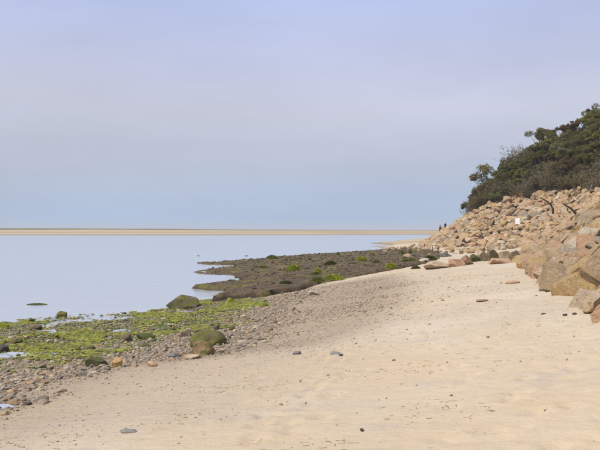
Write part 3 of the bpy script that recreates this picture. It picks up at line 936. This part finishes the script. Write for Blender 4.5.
# rough lumps of mussels and rockweed over the dark flat
def pe_d(x, y):
    z, d = peat_height(x, y)
    return smooth(-.45, .2, d)*np.clip(45/np.maximum(y, 30), .25, 1)
xy = scatter_in(PEAT, 9000, r, pe_d, 0)
sz = np.clip(np.exp(r.normal(math.log(.042), .6, len(xy))), .015, .20)*np.clip(xy[:, 1]/50, .8, 1.8)
cols = pick_colors(len(xy), r, [(.12,.086,.056),(.15,.108,.07),(.09,.065,.044),(.18,.138,.095),(.14,.12,.045),(.19,.17,.045),(.06,.045,.033),(.13,.094,.062)])
o = link('mussel_lumps', join_stones('mussel_lumps', xy, sz, cols, r, 1, M_cobble, (.18, .38), .4, lambda x, y: peat_height(x, y)[0]), M_cobble)
tag(o, 'rough dark clumps of mussels and rockweed over the flat', 'mussels', kind='stuff')

# ------------------------------------------------------------------ weed tufts on the flat
def tuft_mesh(seed, n=420):
    q = np.random.default_rng(seed)
    a = q.uniform(0, 6.283, n); rad = np.sqrt(q.random(n))
    bx, by = rad*np.cos(a), rad*np.sin(a)
    bz = (1-rad**2)*.78
    ln = q.uniform(.10, .28, n); lean = np.c_[bx*.5+q.normal(0, .25, n), by*.5+q.normal(0, .25, n), q.uniform(.4, 1, n)]
    lean /= np.linalg.norm(lean, axis=1)[:, None]
    tip = np.c_[bx, by, bz]+lean*ln[:, None]
    side = np.c_[-lean[:, 1], lean[:, 0], q.normal(0, .3, n)]; side /= np.linalg.norm(side, axis=1)[:, None]
    w = q.uniform(.05, .12, n)[:, None]
    b0 = np.c_[bx, by, bz-.15]; mid = (b0+tip)/2
    V = np.stack([b0-side*w*.6, b0+side*w*.6, mid-side*w, mid+side*w, tip], 1)
    f = np.array([[0,1,3],[0,3,2],[2,3,4]])
    Fc = (f[None]+np.arange(n)[:, None, None]*5).reshape(-1, 3)
    V = V.reshape(-1, 3); V[:, 2] = np.maximum(V[:, 2], -.1)
    return V, Fc, np.repeat(q.random(n), 5)
def mat_tuft(name, a, b_):
    m, nt, b = mat_new(name); N = NT(nt)
    finish(nt, b, N.mix(N.attr('rnd'), a, b_), .6, None, .3)
    t = N.n('ShaderNodeBsdfTranslucent'); N.l(N.mix(N.attr('rnd'), a, b_), t.inputs['Color'])
    mx = N.n('ShaderNodeMixShader'); mx.inputs['Fac'].default_value = .25
    N.l(b.outputs[0], mx.inputs[1]); N.l(t.outputs[0], mx.inputs[2]); N.l(mx.outputs[0], nt.nodes['Material Output'].inputs['Surface'])
    return m
MT = {'lime': mat_tuft('lime_weed', (.24,.29,.015), (.40,.43,.04)), 'green': mat_tuft('green_weed', (.13,.15,.025), (.24,.26,.05)),
      'dark': mat_tuft('dark_weed', (.07,.08,.02), (.15,.15,.035))}
TUFTS = [
 (293,271,14,7,'lime','bright lime-green weed clump on the left of the dark flat'),
 (318,273,8,6,'lime','small upright lime-green weed clump right of the bright one'),
 (316,275,14,4,'green','low green weed patch at the foot of the upright clump'),
 (331,265,15,5,'dark','dark green weed patch far out on the flat'),
 (333,281,26,6,'lime','long lime-green weed bank along the sand edge of the flat'),
 (318,284,14,5,'green','green weed clump where the flat meets the gravel'),
 (391,268,15,6,'lime','yellow-green weed clump on the right half of the flat'),
 (362,261,12,5,'lime','yellow-green weed clump near the far edge of the flat'),
 (376,263,10,4,'green','green weed clump between two yellow-green ones'),
 (410,261,18,4,'green','wide green weed patch toward the upper beach'),
 (430,260,14,5,'dark','dark green weed patch beside the whitish rock'),
 (416,269,13,4,'dark','dark green weed clump at the sand edge of the flat'),
 (402,254,5,4.5,'green','left of two upright weed tufts at the far edge'),
 (410,253.5,5,5,'green','right of two upright weed tufts at the far edge'),
 (272,259,14,5,'green','green weed mound on the water side of the flat'),
 (338,255,4,4,'green','single thin upright weed tuft on the water side'),
 (286,284,16,4,'dark','dark olive weed clump near the front step of the flat'),
 (263,268,12,3.5,'green','faint green weed patch on the first finger of the flat'),
]
for i, (px, py, w, h, mk, label) in enumerate(TUFTS):
    x, y, z = at(px, py); k = y/F
    V, Fc, rn = tuft_mesh(500+i)
    o = link('weed_clump', mesh_np('weed_clump', V, Fc, True, {'rnd': rn}), MT[mk])
    o.scale = (w*k/2, max(w*k/2*.8, .12), h*k/1.05); o.rotation_euler = (0, 0, i*1.3)
    y += w*k*.35; o.location = ((px-300)/F*y, y, surf((px-300)/F*y, y)-.02)
    tag(o, label, 'seaweed', 'weed clumps on the dark flat')
# floating mat
x, y, z = pix(37, 304.5, 0)
V, Fc, rn = tuft_mesh(590, 500)
V[:, 2] *= .6
o = link('floating_weed', mesh_np('floating_weed', V, Fc, True, {'rnd': rn}), MT['green'], loc=(x, y, .005), scale=(.40, .28, .10))
tag(o, 'green weed mat floating alone on the open water', 'seaweed')
# scrap of bright weed on the near sand
x, y, z = at(181, 424.5)
V, Fc, rn = tuft_mesh(591, 60)
o = link('weed_scrap', mesh_np('weed_scrap', V, Fc, True, {'rnd': rn}), MT['lime'], loc=(x, y, z+.002), scale=(.045, .03, .012))
tag(o, 'scrap of bright green seaweed on the foreground sand', 'seaweed')

# ------------------------------------------------------------------ tide pools held among the stones
M_pool = M_water.copy(); M_pool.name = 'pool_water'
for i, (px, py, w, d, label) in enumerate([(14,356,.42,.40,'left tide pool among the stones'), (39,356,.40,.35,'right tide pool among the stones'),
        (-9,409,.26,.18,'shallow pool at the left edge of the shingle'),(46,333,.30,.5,'small pool between algae stones'),
        (86,321,.42,.6,'bright pool near the outer algae stones'),(122,332,.28,.4,'narrow pool among the green stones')]):
    x, y, z = at(px, py)
    a = np.linspace(0, 2*np.pi, 40, endpoint=False)
    rr = 1+.35*fbm(np.cos(a)*1.6+i*9, np.sin(a)*1.6, oct=3, seed=i)
    V = np.c_[x+np.cos(a)*rr*w, y+np.sin(a)*rr*d, np.full(40, z+.03)]
    V = np.r_[V, [[x, y, z+.03]]]
    Fc = np.array([[40, k, (k+1) % 40] for k in range(40)])
    o = link('tide_pool', mesh_np('tide_pool', V, Fc, True), M_pool); tag(o, label, kind='structure')

# ------------------------------------------------------------------ scrub on the bluff
def tube(pts, rad, sides=5):
    pts = np.asarray(pts, float); n = len(pts); V = []; 
    d = np.gradient(pts, axis=0); d /= np.linalg.norm(d, axis=1)[:, None]+1e-9
    for i in range(n):
        u = np.cross(d[i], [.31, .52, .79]); u /= np.linalg.norm(u)+1e-9; w = np.cross(d[i], u)
        for k in range(sides):
            t = 2*np.pi*k/sides; V.append(pts[i]+rad[i]*(u*np.cos(t)+w*np.sin(t)))
    Fc = []
    for i in range(n-1):
        for k in range(sides):
            a = i*sides+k; b = i*sides+(k+1) % sides
            Fc.append([a, b, b+sides, a+sides])
    return np.array(V), np.array(Fc)
def join(parts):
    V, Fc, n = [], [], 0
    for v, f in parts: V.append(v); Fc.append(f+n); n += len(v)
    return np.concatenate(V), np.concatenate(Fc)
def branch(p0, d, length, rad, q, segs=6, wob=.22, droop=0):
    pts = [np.array(p0, float)]; d = np.array(d, float)/np.linalg.norm(d)
    for s in range(segs):
        d = d+q.normal(0, wob, 3)+np.array([0, 0, droop]); d /= np.linalg.norm(d)
        pts.append(pts[-1]+d*length/segs)
    return np.array(pts), np.linspace(rad, rad*.3, segs+1)
def shrub_meshes(seed, lobes, leaves, leaf, height, spread, base_h, sparse=0, twigs=40):
    q = np.random.default_rng(seed)
    stems, tips = [], []
    ns = q.integers(3, 6)
    cent = []
    for k in range(lobes):
        a = q.uniform(0, 6.283); rr = math.sqrt(q.random())*spread
        h = base_h+(height-base_h)*(1-.55*(rr/spread)**2)*q.uniform(.45, .95)
        cent.append((rr*math.cos(a), rr*math.sin(a), h))
    cent = np.array(cent)
    for k in range(lobes):
        c = cent[k]; p0 = np.array([q.normal(0, .12), q.normal(0, .12), -.25])
        mid = np.array([c[0]*.35, c[1]*.35, c[2]*.5])+q.normal(0, .12, 3)
        t = np.linspace(0, 1, 7)[:, None]
        pts = (1-t)**2*p0+2*t*(1-t)*mid+t*t*c + q.normal(0, .03, (7, 3))*t
        stems.append(tube(pts, np.linspace(.055, .014, 7), 4))
        for j in range(twigs//lobes+1):
            st = pts[q.integers(3, 7)]
            dd = q.normal(0, 1, 3)+np.array([0, 0, .5])
            bp, br = branch(st, dd, q.uniform(.4, .9), .014, q, 4)
            stems.append(tube(bp, br, 3))
    SV, SF = join(stems)
    # leaves in clumps
    li = q.integers(lobes, size=leaves)
    lr = q.uniform(.24, .55, lobes)*spread*.75
    dirs = q.normal(size=(leaves, 3)); dirs /= np.linalg.norm(dirs, axis=1)[:, None]
    rad = lr[li]*q.uniform(.35, 1.05, leaves)**.6
    # sub clumps
    pc = cent[li]+dirs*rad[:, None]*np.array([1, 1, .72])
    jit = fbm(pc[:, 0]*2.6, pc[:, 1]*2.6, pc[:, 2]*2.6, oct=2, seed=seed)
    keep = jit > (-.12+sparse); pc, dirs, li = pc[keep], dirs[keep], li[keep]; n = len(pc)
    nr = dirs+q.normal(0, .7, (n, 3))+np.array([0, 0, .35]); nr /= np.linalg.norm(nr, axis=1)[:, None]
    u = np.cross(nr, q.normal(size=(n, 3))); u /= np.linalg.norm(u, axis=1)[:, None]; w = np.cross(nr, u)
    s = leaf*q.uniform(.6, 1.4, n)[:, None]
    V = np.stack([pc-u*s, pc+w*s*.55+nr*s*.15, pc+u*s, pc-w*s*.55+nr*s*.15], 1).reshape(-1, 3)
    Fc = np.arange(n*4).reshape(n, 4)
    lobe_r = q.random(lobes)
    rn = np.repeat(np.clip(.5*lobe_r[li]+.5*q.random(n), 0, 1), 4)
    return mesh_np('crown', V, Fc, False, {'rnd': rn}), mesh_np('stem', SV, SF, True)
def brush_meshes(seed, n=46, height=2.0, spread=1.5, leaves=1600):
    """grey-brown leafless brush: many thin upright stems with side twigs"""
    q = np.random.default_rng(seed); tw, core, ends = [], [], []
    for k in range(n):
        a = q.uniform(0, 6.283); rr = math.sqrt(q.random())*.5
        d = np.array([math.cos(a)*rr*spread, math.sin(a)*rr*spread, 1.0])
        L = height*q.uniform(.55, 1.1)
        p, rd = branch((math.cos(a)*rr*.7, math.sin(a)*rr*.7, -.2), d, L, .022, q, 6, .16)
        core.append(tube(p, rd, 3))
        for j in range(7):
            i = q.integers(2, 7)
            bp, br = branch(p[i], q.normal(0, 1, 3)*np.array([1, 1, .6])+np.array([0, 0, .6]), q.uniform(.3, .8), .012, q, 3, .25)
            tw.append(tube(bp, br*.9, 3)); ends.append(bp[-1]); ends.append(bp[-2])
    TV, TF = join(tw); CVv, CF = join(core)
    ends = np.array(ends); pc = ends[q.integers(len(ends), size=leaves)]+q.normal(0, .08, (leaves, 3))
    nr = q.normal(size=(leaves, 3)); nr /= np.linalg.norm(nr, axis=1)[:, None]
    u = np.cross(nr, q.normal(size=(leaves, 3))); u /= np.linalg.norm(u, axis=1)[:, None]; w = np.cross(nr, u)
    s = .05*q.uniform(.6, 1.5, leaves)[:, None]
    LV = np.stack([pc-u*s, pc+w*s*.6, pc+u*s, pc-w*s*.6], 1).reshape(-1, 3); LF = np.arange(leaves*4).reshape(-1, 4)
    V, Fc = join([(TV, TF), (LV, LF)])
    rn = np.r_[np.full(len(TV), .2), np.repeat(q.random(leaves), 4)]
    return mesh_np('crown', V, Fc, False, {'rnd': rn}), mesh_np('stem', CVv, CF, True)
ML = {'dark': mat_leaf('dark_evergreen_leaf', (.105,.108,.028), (.19,.175,.045)),
      'mid': mat_leaf('olive_leaf', (.16,.155,.04), (.26,.23,.06)),
      'silver': mat_leaf('silvery_leaf', (.16,.18,.075), (.24,.25,.12)),
      'russet': mat_leaf('russet_leaf', (.10,.072,.032), (.17,.11,.05)),
      'twig': mat_leaf('grey_twig', (.20,.165,.10), (.25,.215,.11), .1)}
M_bark = mat_plain('bark', (.12,.095,.07), (.07,.055,.042), 12, .9, .02)
M_grey_bark = mat_plain('grey_bark', (.24,.215,.185), (.14,.12,.10), 12, .9, .02)
LEAFY = [shrub_meshes(700+k, 15+k % 4, 9500, .062, 2.9, 1.6, .4) for k in range(6)]
SPARSE = [shrub_meshes(760, 9, 1500, .09, 3.6, 1.5, 1.2, .12, 90), shrub_meshes(761, 10, 3600, .09, 3.6, 1.9, 1.3, .02, 80)]
BRUSH = [brush_meshes(800+k) for k in range(5)]
for l in LEAFY + SPARSE + BRUSH:
    l[1].materials.append(M_bark)
def bluff_z(x, y):
    d = (P[:, 0]-x)**2+(P[:, 1]-y)**2
    i = np.argpartition(d, 4)[:4]; w = 1/(d[i]+.01)
    return float((P[i, 2]*w).sum()/w.sum())
def shrub(pair, key, loc, rz, scale, label, group=None, name='shrub', cat='shrub', lean=(0, 0)):
    root = empty(name, loc, rz, scale); root.rotation_euler = (lean[0], lean[1], rz)
    tag(root, label, cat, group)
    c_ = link('crown', pair[0], None, root)
    if not pair[0].materials: pair[0].materials.append(ML[key])
    c_.material_slots[0].link = 'OBJECT'; c_.material_slots[0].material = ML[key]
    link('stem', pair[1], None, root)
    return root
r = np.random.default_rng(23)
# the end of the thicket: nearest the water
def on_bluff(px, Y, lift=0.0):
    x = (px-300)/F*Y; return (x, Y, bluff_z(x, Y)+lift)
G2 = 'leafless brush along the top of the boulder wall'
# scatter by arc length and height on the bluff
a_lo = arc[np.argmin(np.abs(uu-4.4))]; a_hi = arc[np.argmin(np.abs(uu-13.2))]
cnt = 0
pts_used = []
for tries in range(8000):
    a_ = r.uniform(a_lo, a_hi); v_ = r.uniform(1.03, 2.25)
    p = bluff_point([a_], [v_])[0]
    side_ = p[0]/p[1] > .425
    if p[0]/p[1] > .66 or p[1] < (34 if side_ else 55): continue
    dmin = 3.3 if side_ else .98 if v_ < 1.5 else 1.6
    if any((p[0]-q_[0])**2+(p[1]-q_[1])**2 < dmin**2 for q_ in pts_used): continue
    pts_used.append(p); z = bluff_z(p[0], p[1])-.1
    rz = r.uniform(0, 6.28)
    if v_ < 1.24+.14*math.sin(a_*.35):
        k_ = r.random()
        if k_ < .22:
            shrub(LEAFY[r.integers(6)], 'russet', (p[0], p[1], z), rz, r.uniform(.5, .8), 'low russet-brown bush among the leafless brush on the bluff', 'russet bushes in the brush')
        elif k_ < .50:
            shrub(LEAFY[r.integers(6)], 'silver' if k_ < .34 else 'mid', (p[0], p[1], z), rz, r.uniform(.6, .95), 'low grey-green bush' if k_ < .34 else 'low olive bush', ('grey-green' if k_ < .34 else 'olive')+' bushes in the brush')['label'] += ' among the leafless brush above the boulder wall'
        else:
            shrub(BRUSH[r.integers(5)], 'twig', (p[0], p[1], z), rz, r.uniform(.85, 1.3), 'grey-brown leafless brush along the top of the boulder wall', G2, 'brush')
    else:
        k = r.random()
        key = 'dark' if k < .46 else 'mid' if k < .74 else 'russet' if k < .93 else 'silver'
        lab = {'dark': 'dark evergreen shrub in the dense thicket on the bluff', 'mid': 'olive-green shrub in the dense thicket on the bluff',
               'russet': 'russet-brown shrub in the dense thicket on the bluff', 'silver': 'silvery-green shrub in the dense thicket on the bluff'}[key]
        shrub(LEAFY[r.integers(6)], key, (p[0], p[1], z), rz, r.uniform(1.5, 2.0) if side_ else r.uniform(.75, 1.15), lab, {'dark': 'dark evergreen', 'mid': 'olive-green', 'russet': 'russet', 'silver': 'silvery'}[key]+' shrubs of the thicket on the bluff')
    cnt += 1
# singled-out trees
shrub(SPARSE[0], 'mid', on_bluff(489, 127, -.2), .4, 1.7, 'thin-leaved leaning tree at the seaward end of the thicket', None, 'tree', 'tree', (0, R(-14)))
shrub(SPARSE[1], 'dark', on_bluff(541, 125, .2), 2.2, 1.15, 'round-crowned tree standing above the thicket with sky through its branches', None, 'tree', 'tree')
shrub(BRUSH[1], 'twig', on_bluff(519, 125, .3), 1.0, 1.7, 'bare grey tree left of the round-crowned tree on the skyline', None, 'bare_tree', 'tree')
shrub(LEAFY[2], 'silver', on_bluff(563, 118, 1.0), 1.0, 1.25, 'pale silvery-green bush in the middle of the thicket', None)
shrub(BRUSH[2], 'twig', on_bluff(478, 124, -.3), 1.9, 1.25, 'tangled brown brush overhanging the rocks at the thicket\'s seaward end', None, 'brush', 'shrub', (0, R(-28)))

# ------------------------------------------------------------------ dead branches and sticks on the boulder wall
def snag(px, py, Y, pts, rad, label, name='dead_branch', mat=M_bark, twigs=()):
    k = Y/F; x0, z0 = (px-300)*k, EYE-(py-HORIZON)*k
    P3 = np.array([[(q[0]-px)*k, q[2]*k*4 if len(q) > 2 else 0, -(q[1]-py)*k] for q in pts], float)
    V, Fc = tube(P3, np.linspace(rad, rad*.35, len(P3)), 6)
    root = empty(name, (x0, Y, z0)); tag(root, label, 'branch')
    limb = link('limb', mesh_np('limb', V, Fc, True), mat, root)
    for tw in twigs:
        Q = np.array([[(q[0]-px)*k, 0, -(q[1]-py)*k] for q in tw], float)
        V, Fc = tube(Q, np.linspace(rad*.5, rad*.2, len(Q)), 5)
        link('twig', mesh_np('twig', V, Fc, True), mat, limb)
M_dead = mat_plain('dead_wood', (.075,.05,.035), (.04,.028,.02), 12, .9, .01)
snag(553, 214, 76, [(553,214),(553,209),(551,205),(548,202),(544,199.5),(540,197.5)], .12, 'curved dark dead branch poking from the boulder wall, left of two', mat=M_dead, twigs=[[(551,205),(552,201),(552,198)]])
snag(577, 215, 66, [(577,215),(574,211.5),(571,208.5),(567,206),(563,204)], .12, 'forked dark dead branch poking from the boulder wall, right of two', mat=M_dead, twigs=[[(574,211.5),(577,209.5),(580,208.5)]])
snag(590, 190, 68, [(590,192),(591,188),(592.5,183),(592,178)], .06, 'thin grey bare stick standing on the wall top at right', mat=M_grey_bark, twigs=[[(591,188),(587,186),(585,186)]])

# ------------------------------------------------------------------ sign on the boulder wall
Y = 96.0; k = Y/F
sx, sz0 = (517.5-300)*k, EYE-(230-HORIZON)*k
root = empty('sign', (sx, Y, sz0), R(-32)); tag(root, 'small blank white sign on a post among the boulders', 'sign')
M_white = mat_plain('white_sign_paint', (.80,.80,.78), (.74,.74,.72), 6, .5, .001)
M_post = mat_plain('weathered_post', (.30,.27,.23), (.2,.18,.15), 14, .9, .01)
def box_mesh(name, sx, sy, sz, c=(0,0,0), bev=.004):
    bm = bmesh.new(); bmesh.ops.create_cube(bm, size=1)
    for v in bm.verts: v.co = Vector((v.co.x*sx+c[0], v.co.y*sy+c[1], v.co.z*sz+c[2]))
    bmesh.ops.bevel(bm, geom=bm.edges[:], offset=bev, segments=2, affect='EDGES')
    me = bpy.data.meshes.new(name); bm.to_mesh(me); bm.free(); return me
link('post', box_mesh('post', .07, .07, 2.2, (0, .05, .3)), M_post, root)
panel = link('panel', box_mesh('panel', .54, .02, .72, (0, 0, 1.05)), M_white, root)
for dz in (.82, 1.28): link('bolt', box_mesh('bolt', .03, .02, .03, (0, -.015, dz)), M_post, panel)

# two short posts on the far flats
for px, lab in ((432.5, 'left of two short dark stakes on the far sand'), (438.5, 'right of two short dark stakes on the far sand')):
    x, y, z = at(px, 251.5)
    V, Fc = tube([(0,0,-.2),(.01,0,.15),(.03,.01,.35),(.02,0,.5)], [.06,.055,.05,.035], 7)
    root = link('stake', mesh_np('stake', V, Fc, True), M_dead, loc=(x, y, z)); tag(root, lab, 'stake', 'stakes on the far sand')

# ------------------------------------------------------------------ people walking beyond the headland
def skin_obj(name, verts, edges, radii, mat, parent, sub=2):
    me = bpy.data.meshes.new(name); me.from_pydata(verts, edges, []); 
    o = link(name, me, mat, parent)
    md = o.modifiers.new('skin', 'SKIN'); md.use_smooth_shade = True
    if not me.skin_vertices: me.skin_vertices.new()
    for i, rd in enumerate(radii):
        me.skin_vertices[0].data[i].radius = rd if hasattr(rd, '__len__') else (rd, rd)
    me.skin_vertices[0].data[0].use_root = True
    s = o.modifiers.new('sub', 'SUBSURF'); s.levels = sub; s.render_levels = sub
    return o
M_skin = mat_plain('skin', (.48,.30,.21), (.43,.26,.18), 8, .6, .001)
M_hair = mat_plain('hair', (.05,.035,.025), (.03,.02,.015), 40, .6, .004)
def person(loc, rz, top, trousers, cap, label, arm=.12, stride=.18):
    root = empty('person', loc, rz); tag(root, label, 'person')
    bv = [(0,0,.95),(0,0,1.15),(0,0,1.38),(0,0,1.50),(0,.02,1.62),(0,.03,1.72),
          (.19,0,1.42),(.25,arm,1.15),(.24,arm+.16,.92),(.24,arm+.22,.83),(-.19,0,1.42),(-.25,-arm,1.15),(-.24,-arm+.1,.90),(-.24,-arm+.14,.81),
          (.10,0,.90),(.11,stride,.50),(.11,stride*1.1,.09),(.11,stride*1.1+.14,.03),(-.10,0,.90),(-.11,-stride*.6,.50),(-.11,-stride*1.5,.10),(-.11,-stride*1.5+.14,.03)]
    be = [(0,1),(1,2),(2,3),(3,4),(4,5),(2,6),(6,7),(7,8),(8,9),(2,10),(10,11),(11,12),(12,13),(0,14),(14,15),(15,16),(16,17),(0,18),(18,19),(19,20),(20,21)]
    br = [(.15,.11),(.14,.10),(.17,.11),.055,(.085,.10),(.075,.09),.07,.045,.035,.03,.07,.045,.035,.03,.09,.06,.042,.035,.09,.06,.042,.035]
    skin_obj('body', bv, be, br, M_skin, root)
    mt = mat_plain('top_cloth', top, None, 14, .85, .004); mp_ = mat_plain('trouser_cloth', trousers, None, 14, .9, .004)
    ji = [0,1,2,6,7,8,10,11,12]; m = {v: i for i, v in enumerate(ji)}
    skin_obj('jacket', [bv[i] for i in ji], [(m[a], m[b]) for a, b in be if a in m and b in m],
             [(.175,.14),(.17,.135),(.195,.14),.095,.065,.052,.095,.065,.052], mt, root)
    ti = [0,14,15,16,18,19,20]; m = {v: i for i, v in enumerate(ti)}
    skin_obj('trousers', [bv[i] for i in ti], [(m[a], m[b]) for a, b in be if a in m and b in m], [(.17,.13),.105,.078,.062,.105,.078,.062], mp_, root)
    V, Fc = ICO[3]; V = V*np.array([.095,.115,.10])+np.array([0,.01,1.70]); V = V[:, :]; V[:, 2] = np.where(V[:, 1] > .06, np.maximum(V[:, 2], 1.69), V[:, 2])
    link('hair', mesh_np('hair', V, Fc, True), cap, root)
    for s in (-1, 1):
        e = ICO[2][0]*.012+np.array([s*.035, .125, 1.665]); link('eye', mesh_np('eye', e, ICO[2][1], True), M_hair, root)
    nb = ICO[2][0]*np.array([.014,.022,.024])+np.array([0, .135, 1.635]); link('nose', mesh_np('nose', nb, ICO[2][1], True), M_skin, root)
M_cap = mat_plain('pale_hat', (.62,.66,.72), (.55,.58,.64), 8, .8, .002)
def on_tip(px):
    """a standing place just behind the ridge of the headland rocks on that line of sight"""
    Y = np.linspace(122, 146, 200); X = (px-300)/F*Y
    Z = np.array([bluff_z(x_, y_) for x_, y_ in zip(X, Y)])
    i = int(np.argmax((Z-EYE)/Y)); i = min(i+6, 199)
    return (X[i], Y[i], Z[i]-.05)
person(on_tip(440.2), R(30), (.42,.06,.05), (.06,.06,.08), M_hair, 'person in a red top walking behind the rocks at the headland tip')
person(on_tip(445.2), R(-150), (.09,.10,.14), (.05,.05,.06), M_cap, 'person in dark clothes and a pale hat beside the one in red')

# ------------------------------------------------------------------ gulls
M_gull = mat_plain('white_feathers', (.78,.78,.76), (.70,.70,.69), 10, .8, .003)
M_wing = mat_plain('grey_feathers', (.36,.38,.41), (.28,.30,.33), 10, .8, .003)
M_beak = mat_plain('yellow_beak', (.60,.38,.06), (.5,.3,.05), 10, .6, .001)
def gull(loc, rz, label, scale=1.0, swimming=False):
    root = empty('gull', loc, rz, scale); tag(root, label, 'bird')
    skin_obj('body', [(0,0,.24),(.11,0,.25),(.19,0,.33),(.22,0,.41),(.25,0,.425),(-.13,0,.235),(-.25,0,.23)], [(0,1),(1,2),(2,3),(3,4),(0,5),(5,6)],
             [.085,.075,.05,.045,.035,.065,(.035,.012)], M_gull, root)
    for s in (-1, 1):
        V = ICO[3][0]*np.array([.21,.022,.065])+np.array([-.07, s*.078, .265]); V[:, 2] -= np.clip(-V[:, 0]-.1, 0, 1)*.12
        link('wing', mesh_np('wing', V, ICO[3][1], True), M_wing, root)
        if not swimming:
            V, Fc = tube([(0,s*.035,.18),(.005,s*.035,.09),(0,s*.035,.01),(.05,s*.035,.004)], [.010,.008,.008,.006], 6)
            link('leg', mesh_np('leg', V, Fc, True), M_beak, root)
    V, Fc = tube([(.27,0,.425),(.31,0,.422),(.345,0,.41)], [.016,.013,.004], 6)
    link('beak', mesh_np('beak', V, Fc, True), M_beak, root)
x, y, z = at(245.5, 258.3); gull((x, y, z), R(200), 'white gull standing on the water side of the dark flat', 1.05)
x, y, z = pix(197.5, 256, 0); gull((x, y, -.17), R(160), 'small grey and white gull floating on the water off the flat', .95, True)

# ------------------------------------------------------------------ thin sea haze over everything
bm = bmesh.new(); bmesh.ops.create_cube(bm, size=1)
for v in bm.verts: v.co = Vector((v.co.x*12400, v.co.y*12400+3000, (v.co.z+.5)*33-3.3))
me = bpy.data.meshes.new('haze'); bm.to_mesh(me); bm.free()
mh = bpy.data.materials.new('haze'); mh.use_nodes = True; mh.node_tree.nodes.clear()
ho = mh.node_tree.nodes.new('ShaderNodeOutputMaterial'); hv = mh.node_tree.nodes.new('ShaderNodeVolumePrincipled')
hv.inputs['Color'].default_value = (.84, .91, .985, 1); hv.inputs['Density'].default_value = .0003
mh.node_tree.links.new(hv.outputs[0], ho.inputs['Volume'])
haze = link('haze', me, mh); tag(haze, 'thin pale sea haze over the inlet', 'haze', kind='stuff')
